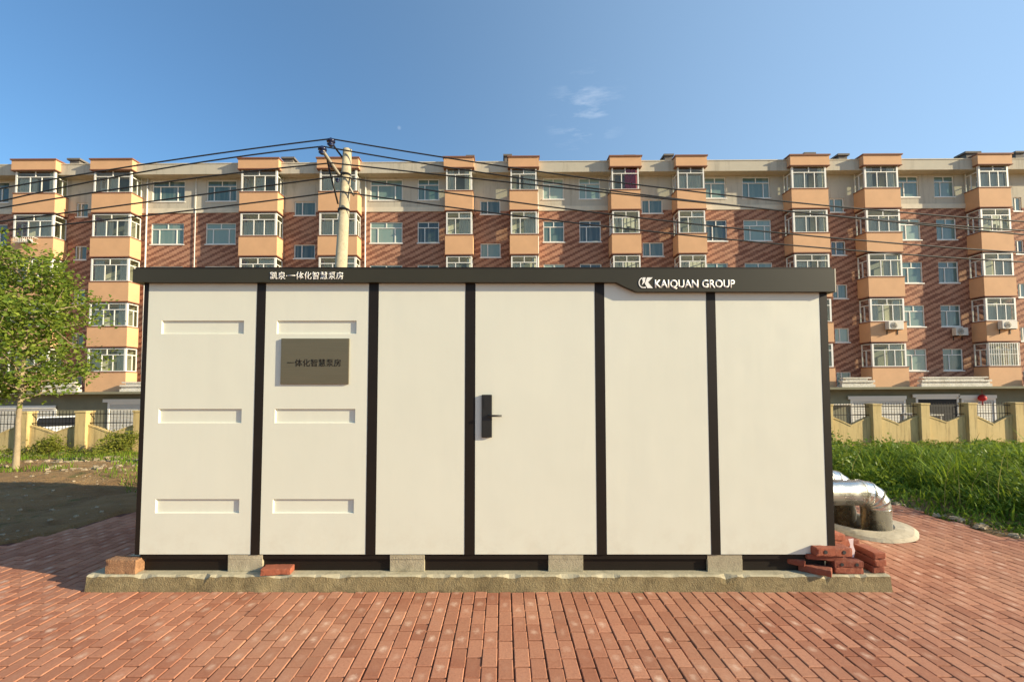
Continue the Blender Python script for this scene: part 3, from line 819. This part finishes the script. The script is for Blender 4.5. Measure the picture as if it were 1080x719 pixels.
def bay_glass(w):
    m = MB(); y = BY+.07
    m.q([(.04, y, .02), (w-.04, y, .02), (w-.04, y, HW-.02), (.04, y, HW-.02)])
    m.q([(.03, y, .02), (.03, WY-.03, .02), (.03, WY-.03, HW-.02), (.03, y, HW-.02)]); m.q([(w-.03, y, .02), (w-.03, WY-.03, .02), (w-.03, WY-.03, HW-.02), (w-.03, y, HW-.02)])
    return m
def curtain_mesh(w, kind):
    m = MB()
    def cloth(x0, x1, z0, z1, y=BY+.2, mi=0):
        n = max(4, int((x1-x0)/.045)); pr = None
        for i in range(n+1):
            x = x0+(x1-x0)*i/n; yy = y+.025*math.sin(i*1.9)
            if pr: m.q([(pr[0], pr[1], z0), (x, yy, z0), (x, yy, z1), (pr[0], pr[1], z1)], mi, True)
            pr = (x, yy)
    if kind == 0: cloth(.12, w*.30, .08, HW-.06); cloth(w*.72, w-.12, .08, HW-.06)
    elif kind == 1: cloth(.12, w*.5, .05, HW*.7); cloth(w*.8, w-.12, .05, HW-.06)
    elif kind == 2: cloth(w*.5, w-.1, .05, HW-.08)
    elif kind == 3: cloth(w*.38, w*.62, .05, HW*.68); m.box(w*.1, w*.3, BY+.3, BY+.5, .0, .4)
    elif kind == 4: cloth(.12, w-.12, .05, HW*.66)
    elif kind == 5:
        for q in range(5):
            x = w*(.15+.15*q); m.box(x, x+.2, BY+.4, BY+.44, .5+.1*(q % 2), 1.15)
    # back of the balcony: pale wall and the dark room door
    m.q([(.0, WY-.012, 0), (w, WY-.012, 0), (w, WY-.012, HW), (0, WY-.012, HW)], 1)
    m.q([(w*.25, WY-.02, 0), (w*.75, WY-.02, 0), (w*.75, WY-.02, HW*.9), (w*.25, WY-.02, HW*.9)], 2)
    m.q([(0, BY+.1, HW-.001), (w, BY+.1, HW-.001), (w, WY, HW-.001), (0, WY, HW-.001)], 1)
    m.q([(0, BY+.1, .004), (w, BY+.1, .004), (w, WY, .004), (0, WY, .004)], 1)
    return m
W_BIG, W_SM = 2.40, 1.77
cache = {}
def get(key, fn, mats, name, parent):
    if key not in cache:
        cache[key] = fn().build(name, mats, parent); return cache[key]
    return clone(cache[key], parent)
rr = random.Random(4)
for ci, (a, b, big) in enumerate(bays):
    w = b-a; wk = ('w', ci)
    for r in range(5):
        s = get(('s', ci), lambda: bay_solid(w), [M['orange'], M['coping']], 'bay_window', bld); s.location = (a, 0, SILL[r])
        get(('f', ci), lambda: bay_frame(w, big), M['frame'], 'window_frame', s)
        get(('g', ci), lambda: bay_glass(w), M['glass'], 'glazing', s)
        kd = rr.randrange(6)
        if ci == 6 and r == 0:
            m = curtain_mesh(w, 2); m.build('curtain', [M['redcurtain'], M['interior'], M['roomdoor']], s)['label'] = 'red curtain'
        else: get(('c', ci, kd), lambda: curtain_mesh(w, kd), [M['curtain'], M['interior'], M['roomdoor']], 'curtain', s)
        if ci == 10 and r == 4:
            gm = MB()
            for q in range(14): gm.box(w*q/13-.012, w*q/13+.012, BY-.02, BY+.004, .02, HW)
            for zz in (.03, HW*.5, HW-.03): gm.box(0, w, BY-.025, BY+.006, zz-.014, zz+.014)
            gm.build('grille', M['frame'], s)
    m = MB(); zz = SILL[0]+HW
    m.box(a-.14, b+.14, BY-.10, WY-.6, zz+.0, zz+.62, 0); m.box(a-.14, b+.14, WY-.6, WY+.3, zz, zz+.62, 0)
    m.box(a-.20, b+.20, BY-.16, WY+.4, zz+.62, zz+.70, 1); m.box(a-.17, b+.17, BY-.13, WY-.002, zz-.05, zz, 1)
    m.v = [(p[0], p[1], p[2]) for p in m.v]; m.build('bay_roof', [M['orange'], M['coping']], bld)
    m = MB(); m.box(a-.07, b+.07, BY, WY, ZPOD, SILL[4]-1.34, 0); m.build('bay_base', M['orange'], bld)
# drainpipes
for px in (155.5, 207, 386.5, 568.5, 1009):
    x = ax(px, 230, WY-.1); m = MB(); thin = .025 if px in (207, 1009) else .045
    if px == 1009: continue
    m.tube([(x, WY-.07, ZPOD), (x, WY-.07, zc0)], thin, 8); m.build('drainpipe', M['frame'], bld)
# podium with garages
m = MB(); m.box(XL, XR, 28.15, WY+11, -2.2, 1.36); m.build('podium_wall', M['podium'], bld)
m = MB(); m.box(XL, XR, 27.35, WY+.2, 1.36, ZPOD, 0); m.build('podium_slab', M['podium'], bld)
m = MB(); 
for a, b in ((-34.5, bays[0][0]-.1), (bays[0][1]+.1, bays[1][0]-.1), (bays[1][1]+.1, -15), (bays[8][1]+.1, bays[9][0]-.3), (bays[9][1]+.4, bays[10][0]-.4), (bays[10][1]+.2, 38)):
    if b-a < .3: continue
    yf = 27.55; m = MB()
    m.box(a, b, yf, yf+.3, ZPOD+.0, ZPOD+.16); m.box(a+.06, b-.08, yf+.05, yf+.24, ZPOD+.16, ZPOD+.30); m.box(a+.02, b-.03, yf-.03, yf+.3, ZPOD+.30, ZPOD+.42)
    m.box(a+.3, b-.4, yf+.08, yf+.25, ZPOD+.42, ZPOD+.52); m.box(a+.1, b-.2, yf+.02, yf+.27, ZPOD+.52, ZPOD+.60)
    m.build('podium_parapet', M['whitejunk'], bld)
def garage(px0, px1, py_top, kind='shutter', lintel=True, z_bot=-1.45, lin_ext=(4, 0)):
    Y = 28.13; a, b = ax(px0, 430, Y), ax(px1, 430, Y); zt_ = az(py_top, Y)
    if a > 5: zt_ -= .006*a+.1
    else: zt_ -= .006*a+.1
    m = MB()
    if lintel: m.box(a-lin_ext[0]/16, b+lin_ext[1]/16, Y-.12, Y-.05, zt_, zt_+.2)
    t = .12; m.box(a, a+t, Y-.045, Y+.015, z_bot, zt_); m.box(b-t, b, Y-.045, Y+.015, z_bot, zt_); m.box(a+t, b-t, Y-.045, Y+.015, zt_-t, zt_-.0)
    fr = m.build('garage_frame', M['frame'], bld)
    m = MB(); m.box(a+t, b-t, Y-.01, Y+.01, z_bot, zt_-t); m.build('shutter' if kind == 'shutter' else 'dark_doorway', M['shutter'] if kind == 'shutter' else M['interior'] if kind == 'grey' else M['tyre'], fr)
garage(114, 150, 424); garage(-8, 60, 431); garage(897, 955, 421, lin_ext=(3, 0)); garage(966, 1011, 419, 'dark'); garage(1014, 1050, 420)
m = MB(); Y = 27.9
a = at(877, 426, Y); b = at(899, 419, Y); m.box(a.x, b.x, Y-.1, Y+.2, a.z-.28, a.z-.22)
m.build('awning', M['whitejunk'], bld)

def upd(v): return v
bpy.context.view_layer.update()
def onb(p): return bld.matrix_world @ Vector(p)
# air conditioners and a rack hanging on the block
def aircon(x, y, z, label, w=.95, h=.5):
    p = onb((x, y, z)); e = empty('air_conditioner', p, label, 'air conditioner', 'air conditioners hung on the block')
    m = MB(); m.box(-w/2, w/2, -.32, -.04, 0, h); m.build('casing', M['acwhite'], e, bevel=.02)
    m = MB()
    for rad in (.19, .13, .07):
        pts = [(-w*.14+rad*math.cos(t*math.pi/10), -.335, h/2+rad*math.sin(t*math.pi/10)) for t in range(21)]; m.tube(pts, .009, 5, cap=False)
    for t in range(6): m.tube([(-w*.14, -.335, h/2), (-w*.14+.2*math.cos(t*math.pi/3), -.335, h/2+.2*math.sin(t*math.pi/3))], .006, 5)
    m.build('fan_grille', M['galv'], e)
    for xx in (-w*.35, w*.35):
        m = MB(); m.box(xx-.02, xx+.02, -.36, .0, -.04, 0); m.box(xx-.02, xx+.02, -.03, 0, -.3, -.041); m.build('bracket', M['iron'], e)
b9, b10 = bays[9], bays[10]
aircon((b9[0]+b9[1])/2+.2, BY, SILL[3]-.55, 'white air conditioner on the peach balcony under the fourth-row bay window')
aircon((b10[0]+b10[1])/2+.1, BY, SILL[3]-.56, 'air conditioner with a ribbed casing on the rightmost bay of the block')
wq = wins[10]; aircon((wq[0]+wq[1])/2+.35, WY, SILL[3]+wq[3]-.62, 'small air conditioner under a plain window beside the rightmost bay', .8, .5)
m = MB(); b0 = bays[0]
p = onb(((b0[0]+b0[1])/2-.2, BY, SILL[1]-.45))
for zz in (0, .32): m.box(-.6, .6, -.38, -.36, zz, zz+.03); m.box(-.6, -.58, -.38, 0, zz, zz+.03); m.box(.58, .6, -.38, 0, zz, zz+.03)
for k in range(11): m.box(-.6+.12*k-.01, -.6+.12*k+.01, -.38, -.365, 0, .33)
for k in range(4): m.box(-.6, .6, -.3+.08*k, -.28+.08*k, 0, .02)
m.box(-.4, -.1, -.3, -.1, .02, .26); m.box(.1, .35, -.3, -.1, .02, .22)
o = m.build('balcony_rack', M['acwhite']); o.location = p
tag(o, 'white metal flower rack hung below a bay window at the left end of the block', 'rack')
# red lantern on the garages
Y = 27.9; c = at(1036, 420, Y)
e = empty('red_lantern', c, 'small red lantern hanging at the garages under the rightmost bay', 'lantern')
m = MB(); m.tube([(0, 0, .24), (0, 0, .2), (0, 0, .12), (0, 0, 0), (0, 0, -.12), (0, 0, -.18)], [.06, .12, .19, .22, .16, .07], 12); m.build('shade', M['red'], e)
m = MB(); m.tube([(0, 0, -.19), (0, 0, -.45)], [.03, .05], 6); m.tube([(0, 0, .24), (0, 0, .9)], .012, 5); m.build('tassel', M['red'], e)

# ------------------------------------------------------------ parked cars behind the fence
def car(x, y, rz, label):
    g = gz(x, y, False); e = empty('parked_car', (x, y, g), label, 'car'); e.rotation_euler = (0, 0, rz)
    prof = [(-2.2, .32), (2.2, .32), (2.25, .62), (2.05, .86), (1.25, .95), (.55, 1.42), (-.95, 1.46), (-1.65, 1.02), (-2.15, .95), (-2.25, .6)]
    m = MB(); n = len(prof)
    def hw(z): return .87 if z < .98 else .87-(z-.98)*.42
    L = [(p[0], -hw(p[1]), p[1]) for p in prof]; Rr = [(p[0], hw(p[1]), p[1]) for p in prof]
    m.q(L); m.q(Rr[::-1])
    for i in range(n): j = (i+1) % n; m.q([L[i], Rr[i], Rr[j], L[j]])
    m.build('body', M['carpaint'], e, bevel=.05)
    m = MB()
    for s in (-1, 1):
        m.q([(x_, s*(hw(z_)+.004), z_) for x_, z_ in ((-1.45, 1.02), (1.05, 1.02), (.48, 1.36), (-.88, 1.39))])
    m.q([(1.20, -.78, .985), (1.20, .78, .985), (.62, .66, 1.375), (.62, -.66, 1.375)]); m.q([(-1.60, -.76, 1.07), (-1.60, .76, 1.07), (-1.03, .66, 1.42), (-1.03, -.66, 1.42)])
    gl = m.build('car_window', M['black'], e)
    for sx in (-1.35, 1.35):
        for sy in (-.80, .80):
            m = MB(); m.tube([(sx, sy-.1, .31), (sx, sy+.1, .31)], .31, 20, 0); m.tube([(sx, sy-.105, .31), (sx, sy+.105, .31)], .18, 12, 1); m.build('wheel', [M['tyre'], M['galv']], e)
car(ax(64, 445, 20.8), 20.8, R(133), 'white car behind the fence at the left, seen through the iron rails')
p = at(971, 436, 17.8); g = gz(p.x, 17.8, False)
e = empty('stand', (p.x, 17.8, g), 'white flat-topped stand behind the right part of the fence, seen in a wall dip', 'stand')
m = MB(); m.box(-.62, .62, -.3, .3, p.z-g-.06, p.z-g); m.build('top_board', M['acwhite'], e)
for sx in (-.55, .55):
    for sy in (-.25, .25): m = MB(); m.box(sx-.03, sx+.03, sy-.03, sy+.03, 0, p.z-g-.06); m.build('leg', M['acwhite'], e)

# ------------------------------------------------------------ utility pole and cables
PY = 10.0
pb = at(357.5, 320, PY); pt = at(366.5, 158, PY)
d = (pt-pb)/(pt.z-pb.z); foot = pb-d*(pb.z+.4)
pole = empty('utility_pole', (foot.x, PY, -.1), 'leaning round concrete utility pole rising behind the cabin', 'pole')
def rel(v): return Vector(v)-Vector((foot.x, PY, -.1))
m = MB(); m.tube([rel(foot), rel(pt)], [.19, .098], 20); m.build('shaft', M['pole'], pole)
m = MB()
i1, i2 = at(349, 150, PY-.1), at(340, 158.5, PY-.15)
m.tube([rel(i1), rel(at(361, 166, PY))], .022, 8); m.build('brace', M['iron'], pole)
m = MB()
m.tube([rel(at(344, 163, PY-.1)), rel(at(347.5, 180, PY-.08)), rel(at(356.5, 215, PY-.1))], .02, 8)
m.build('brace', M['iron'], pole)
m = MB(); m.tube([rel(i2), rel(at(358, 185, PY-.1))], .04, 8); m.build('crossarm', M['galv'], pole)
m = MB(); m.tube([rel(at(368, 186, PY)), rel(at(374, 191, PY-.1))], .025, 8); m.build('side_bracket', M['galv'], pole)
m = MB(); m.tube([rel(at(368, 196, PY)), rel(at(373, 206, PY-.1))], .025, 8); m.build('side_bracket', M['galv'], pole)
m = MB()
for py, rad in ((185, .115), (222, .125)):
    c = at(364.5 if py < 200 else 362.5, py, PY); m.tube([rel(c-Vector((0, 0, .025))), rel(c+Vector((0, 0, .025)))], rad+.006, 20)
m.build('clamp', M['iron'], pole)
for p in (i1, i2, at(349.5, 175, PY-.1), at(356, 190, PY-.12)):
    m = MB(); q = rel(p); s = 1 if p in (i1, i2) else .5
    m.tube([q+Vector((0, 0, z*s)) for z in (-.09, -.06, -.05, -.01, 0, .04, .05, .09)], [r_*s for r_ in (.05, .085, .05, .05, .095, .095, .05, .03)], 14)
    m.build('insulator', M['insul'], pole)
cabs = [  # left-edge y, mid (x=180) y, pole point, right mid, right end
 ('highest black cable, tied to the upper dark insulator of the pole', [(0, 199), (150, 173.7), (270, 156.5), (349, 146.5)], [(349, 146.5), (510, 173), (640, 190), (730, 203), (880, 217), (1080, 234)]),
 ('second highest black cable, tied to the lower dark insulator of the pole', [(0, 212.5), (150, 181), (270, 163.7), (340, 154.5)], [(340, 154.5), (510, 183), (730, 213), (880, 225.5), (1080, 244)]),
 ('third black cable from the top, just under the insulators of the pole', [(0, 219), (120, 201.5), (240, 182), (350, 172)], [(350, 172), (460, 178), (580, 197), (730, 216), (880, 227.5), (1080, 247)]),
 ('fourth black cable from the top, crossing the pole at the upper clamp', [(0, 232.5), (75, 226), (240, 200), (357, 186)], [(357, 186), (460, 202), (600, 222), (730, 233), (880, 253.5), (1080, 266)]),
 ('lowest black cable in front of the brick facade', [(0, 243.5), (160, 227), (240, 217), (358, 202)], [(358, 202), (460, 214), (600, 234), (730, 250), (880, 263), (1080, 276)]),
]
def fit(pts, Y, x0, x1, n=26):
    P = [at(a, b, Y) for a, b in pts]; X = np.array([p.x for p in P]); Z = np.array([p.z for p in P])
    w = np.ones(len(X)); w[0 if abs(X[0]-(-3.7)) < .7 else -1] = 30
    c = np.polyfit(X, Z, 2, w=w)
    return [(x, Y, float(np.polyval(c, x))) for x in np.linspace(x0, x1, n)]
for k, (lab, lp, rp) in enumerate(cabs):
    Y = PY-.12-.02*k
    if k in (2, 3, 4): Y = PY-.26
    xp = at(*lp[-1], Y).x
    L_ = fit(lp, Y, -17, xp); R_ = fit(rp, Y, xp, 17.5)
    R_[0] = L_[-1]
    m = MB(); m.tube(L_+R_[1:], .0155, 6); tag(m.build('power_cable', M['cable']), lab, 'cable', 'cables strung from the utility pole')

# ------------------------------------------------------------ vegetation
def leaf_quads(cen, nrm_jit, size, asp, r_):
    """cen (n,3): returns verts, faces for folded diamond leaves"""
    n = len(cen)
    d = r_.normal(size=(n, 3)); d[:, 2] *= .6; d /= np.linalg.norm(d, axis=1)[:, None]
    u = r_.normal(size=(n, 3)); u -= (u*d).sum(1)[:, None]*d; u /= np.linalg.norm(u, axis=1)[:, None]
    s = size*r_.uniform(.6, 1.25, n)[:, None]
    a = cen-d*s*.5; b = cen+d*s*.5; c1 = cen+u*s*asp*.5; c2 = cen-u*s*asp*.5
    v = np.stack([a, c1, b, c2], 1).reshape(-1, 3); f_ = np.arange(n*4).reshape(-1, 4)
    return v, f_
def tree(x, y, label):
    r_ = np.random.default_rng(21); g = gz(x, y)
    e = empty('young_tree', (x, y, g), label, 'tree')
    m = MB(); tk = [(0, 0, -.1), (.01, 0, .5), (-.02, .02, 1.0), (.03, 0, 1.5), (0, .05, 2.2), (.08, 0, 3.0), (.05, -.05, 3.9), (.1, 0, 4.6)]
    m.tube(tk, [.066, .052, .048, .044, .038, .030, .020, .008], 10)
    tips = []
    for k in range(26):
        z = 1.45+2.9*(k/26); a = k*2.4+r_.uniform(-.4, .4); l = (1.45-.28*abs(z-2.6))*r_.uniform(.6, 1.1)
        p0 = np.array([.02, 0, z]); pts = [tuple(p0)]
        dirv = np.array([math.cos(a), math.sin(a), .45+.15*r_.uniform()])
        for t in (.35, .7, 1): 
            q = p0+dirv*l*t+np.array([-.22*t, 0, 0])+np.array([0, 0, -.10*t*t*l])+r_.normal(0, .05, 3); pts.append(tuple(q)); tips.append(q)
            for s in range(2):
                q2 = q+r_.normal(0, .28, 3); m.tube([tuple(q), tuple(q2)], [.008, .003], 4); tips.append(q2)
        m.tube(pts, [.025, .017, .010, .004], 6)
    m.build('trunk', M['bark'], e)
    C = []
    for q in tips:
        n = r_.integers(20, 100); c = q+r_.normal(0, 1, (n, 3))*np.array([.17, .17, .12]); C.append(c)
    C = np.vstack(C)
    C = C[(C[:, 2] > 1.15)]
    v, f_ = leaf_quads(C, 0, .095, .6, r_)
    t = np.clip(r_.normal(.45, .25, len(C)), 0, 1); t = np.stack([t]*3, 1)
    nmesh('crown', v, f_, M['leaf_tree'], t, parent=e)
tree(-10.5, 9.7, 'slim young tree with a leafy green crown at the left edge')

def shrub(x, y, rx, rz, n, label, grp=None, mat='leaf_shrub', size=.075):
    r_ = np.random.default_rng(int(abs(x*100))); g = gz(x, y)
    e = empty('shrub', (x, y, g), label, 'shrub', grp)
    m = MB(); C = []
    for k in range(16):
        a = r_.uniform(0, 6.28); q = np.array([math.cos(a)*rx*r_.uniform(.1, .95), math.sin(a)*rx*r_.uniform(.1, .95), rz*r_.uniform(.3, .95)])
        m.tube([(0, 0, -.05), tuple(q*.5+[0, 0, .03]), tuple(q)], [.012, .008, .003], 5)
        C.append(q+r_.normal(0, 1, (n//16, 3))*np.array([rx*.24, rx*.24, rz*.17]))
    m.build('stem', M['bark'], e)
    C = np.vstack(C); C = C[C[:, 2] > .02]; v, f_ = leaf_quads(C, 0, size, .55, r_)
    t = np.clip(r_.normal(.55, .25, len(C)), 0, 1); nmesh('foliage', v, f_, M[mat], np.stack([t]*3, 1), parent=e)
shrub(ax(51, 475, 14.3), 14.3, .38, .55, 1800, 'round yellow-green shrub against the ochre fence, the one nearer the tree', 'shrubs along the fence')
shrub(ax(122, 475, 14.2), 14.2, .48, .60, 2200, 'spreading yellow-green shrub against the fence beside the cabin', 'shrubs along the fence')

def blades(pts, hmin, hmax, width, r_, lean=.5):
    """grass blades of 3 segments"""
    n = len(pts); h = r_.uniform(hmin, hmax, n) if np.isscalar(hmin) else r_.uniform(hmin, hmax)
    a = r_.uniform(0, 6.283, n); d = np.stack([np.cos(a), np.sin(a), np.zeros(n)], 1)
    sd_ = np.stack([-np.sin(a), np.cos(a), np.zeros(n)], 1); w = width*r_.uniform(.6, 1.3, n); ln = lean*r_.uniform(.2, 1.2, n)
    V = []
    for t, wt_ in ((0, .8), (.4, 1), (.75, .7), (1, .08)):
        c = pts+d*(ln*h*t**2)[:, None]; c[:, 2] += h*(t-.28*ln*t*t*t)
        V.append(c-sd_*(w*wt_/2)[:, None]); V.append(c+sd_*(w*wt_/2)[:, None])
    V = np.stack(V, 1).reshape(-1, 3); b = (np.arange(n)*8)[:, None]
    Fa = np.concatenate([b+np.array([0, 1, 3, 2]), b+np.array([2, 3, 5, 4]), b+np.array([4, 5, 7, 6])], 1).reshape(-1, 4)
    return V, Fa
def scatter(n, x0, x1, y0, y1, cond, r_):
    out = []
    while len(out) < n:
        x = r_.uniform(x0, x1); y = r_.uniform(y0, y1)
        if cond(x, y): out.append((x, y, gz(x, y)-.03))
    return np.array(out)
def in_view_r(x, y): return x < 1.25*y+1.5
def fy(x): return 15.0+(x+14)*1.5/28.5-.25
r_ = np.random.default_rng(5)
def edge_r(x, y): return x > xr(y)+.08+.10*math.sin(y*2.7)+.08*math.sin(y*6.1)
def clump(x, y): return noise.noise(Vector((x*.9, y*.9, 11)))*.5+.5
# main weed bed on the right, kept behind the pavement edge
def condr(x, y):
    if y > fy(x): return False
    if not in_view_r(x, y): return False
    if y < PV_Y1+.1 and not edge_r(x, y): return False
    if x < 4.0 and y < PV_Y1+.3: return False
    return r_.uniform() < .35+.9*clump(x, y)
P1 = scatter(24000, 3.2, 21, 3.0, 11, condr, r_); P2 = scatter(13000, 5.0, 21, 9, 16.3, condr, r_)
P = np.vstack([P1, P2])
near = np.clip((P[:, 0]-np.array([xr(y) for y in P[:, 1]]))/1.6, .28, 1)
cz = np.array([clump(p[0]*1.7+5, p[1]*1.7) for p in P])
far_ = np.clip(1-(P[:, 1]-8.5)/7.0*.75, .25, 1)
hm = (.10+.55*cz**1.4)*near*far_*(1+.35*(r_.uniform(size=len(P)) > .9))
v, f_ = blades(P, hm*.5, hm*1.9, .021, r_, 1.1)
t = np.repeat(np.clip(r_.normal(.42, .36, len(P))+.7*(cz-.5), 0, 1), 3)
tag(nmesh('wild_grass', v, f_, M['leaf_weed'], np.stack([t]*3, 1)), kind='stuff')
Pd = scatter(120, 4, 21, 4, 11, condr, r_)
v, f_ = blades(Pd, .5, .95, .009, r_, .35); tag(nmesh('dry_stalks', v, f_, M['leaf_dry'], np.full((len(f_), 3), .5)), kind='stuff')
# broad leaved weeds mixed in
def broad(n, cond, x0, x1, y0, y1, hmin, hmax, name, seed, mat='leaf_broad', size=.085):
    q = np.random.default_rng(seed); P = scatter(n, x0, x1, y0, y1, cond, q); C = []
    for p in P:
        h = (1-.72*min(1, max(0, (p[1]-8.5)/7)) if p[0] > 3 else 1)*q.uniform(hmin, hmax)*(.5+.8*clump(p[0]*1.3, p[1]*1.3+9)); k = q.integers(16, 34); tt_ = q.uniform(.15, 1, k)
        lx, ly = q.normal(0, .12, 2)
        a = q.uniform(0, 6.28, k); rr_ = (.05+.16*(1-tt_))*q.uniform(.4, 1.4, k)
        C.append(np.stack([p[0]+lx*tt_+np.cos(a)*rr_, p[1]+ly*tt_+np.sin(a)*rr_, p[2]+h*tt_], 1))
    C = np.vstack(C); v, f_ = leaf_quads(C, 0, size, .42, q); t = np.clip(q.normal(.4, .28, len(C)), 0, 1)
    tag(nmesh(name, v, f_, M[mat], np.stack([t]*3, 1)), kind='stuff')
broad(1500, lambda x, y: condr(x, y) and x-.6 > xr(y) and (x < .60*y+1.5 or r_.uniform() < .3*(clump(x*.7, y*.7) > .5)), 4, 21, 5.5, 16.2, .35, .85, 'leafy_weeds', 31)
# left: short grass strip before the fence and patches on the soil
def condl(x, y): return y < fy(x) and (y > 12.2+.8*math.sin(x*1.3) or noise.noise(Vector((x*.5, y*.7, 2))) > .12) and x > -1.35*y-1 and x < xl(y)-.3
Pl = scatter(9000, -19, -4, 7.0, 15.2, condl, r_)
v, f_ = blades(Pl, .05, .22, .014, r_, .7); t = np.repeat(np.clip(r_.normal(.55, .2, len(Pl)), 0, 1), 3)
tag(nmesh('short_grass', v, f_, M['leaf_weed'], np.stack([t]*3, 1)), kind='stuff')
broad(260, lambda x, y: condl(x, y) and y > 12.6, -19, -4, 12, 15, .15, .4, 'low_weeds', 33, 'leaf_shrub', .07)
# behind the cabin
Pb = scatter(3500, -4, 4, 9, 16, lambda x, y: y < fy(x), r_)
v, f_ = blades(Pb, .2, .6, .018, r_, .6); tag(nmesh('rough_grass', v, f_, M['leaf_weed'], np.full((len(f_), 3), .4)), kind='stuff')
# rubble on the bare soil
m = MB(); q = random.Random(12)
def stone(x, y, s):
    z = gz(x, y)+s*.15; n = len(m.v); pts = []
    base = [(-1,-1,-.6),(1,-1,-.6),(1,1,-.6),(-1,1,-.6),(-.7,-.7,.6),(.7,-.8,.5),(.8,.6,.6),(-.6,.8,.5)]; a = q.uniform(0, 3)
    for bx_, by_, bz_ in base:
        bx_ += q.uniform(-.3, .3); by_ += q.uniform(-.3, .3); bz_ += q.uniform(-.2, .2)
        m.v.append((x+s*.5*(bx_*math.cos(a)-by_*math.sin(a)), y+s*.4*(bx_*math.sin(a)+by_*math.cos(a)), z+s*.35*bz_))
    for f_ in ((0,3,2,1),(4,5,6,7),(0,1,5,4),(1,2,6,5),(2,3,7,6),(3,0,4,7)): m.f.append(tuple(n+i for i in f_)); m.mi.append(0); m.smooth.append(False)
for k in range(700):
    y = q.uniform(4.5, 14); x = q.uniform(-1.25*y-.5, xl(y)-.15); stone(x, y, q.choice([.01, .015, .02, .03, .05]))
for cx_, cy_, n_, sp_ in ((ax(90, 490, 11.6), 11.6, 170, .7), (ax(15, 476, 14), 14.0, 90, .5), (ax(90, 505, 9.4), 9.6, 40, .6), (ax(130, 480, 12.8), 12.6, 70, .8)):
    for k in range(n_): stone(cx_+q.gauss(0, sp_), cy_+q.gauss(0, .25), q.choice([.04, .06, .09, .13]))
for k in range(260):       # crumbled edge on the right
    y = q.uniform(3.6, 8.6); stone(xr(y)+q.gauss(.06, .08), y, q.choice([.02, .03, .05, .09]))
tag(m.build('soil_rubble', M['rubble']), kind='stuff')
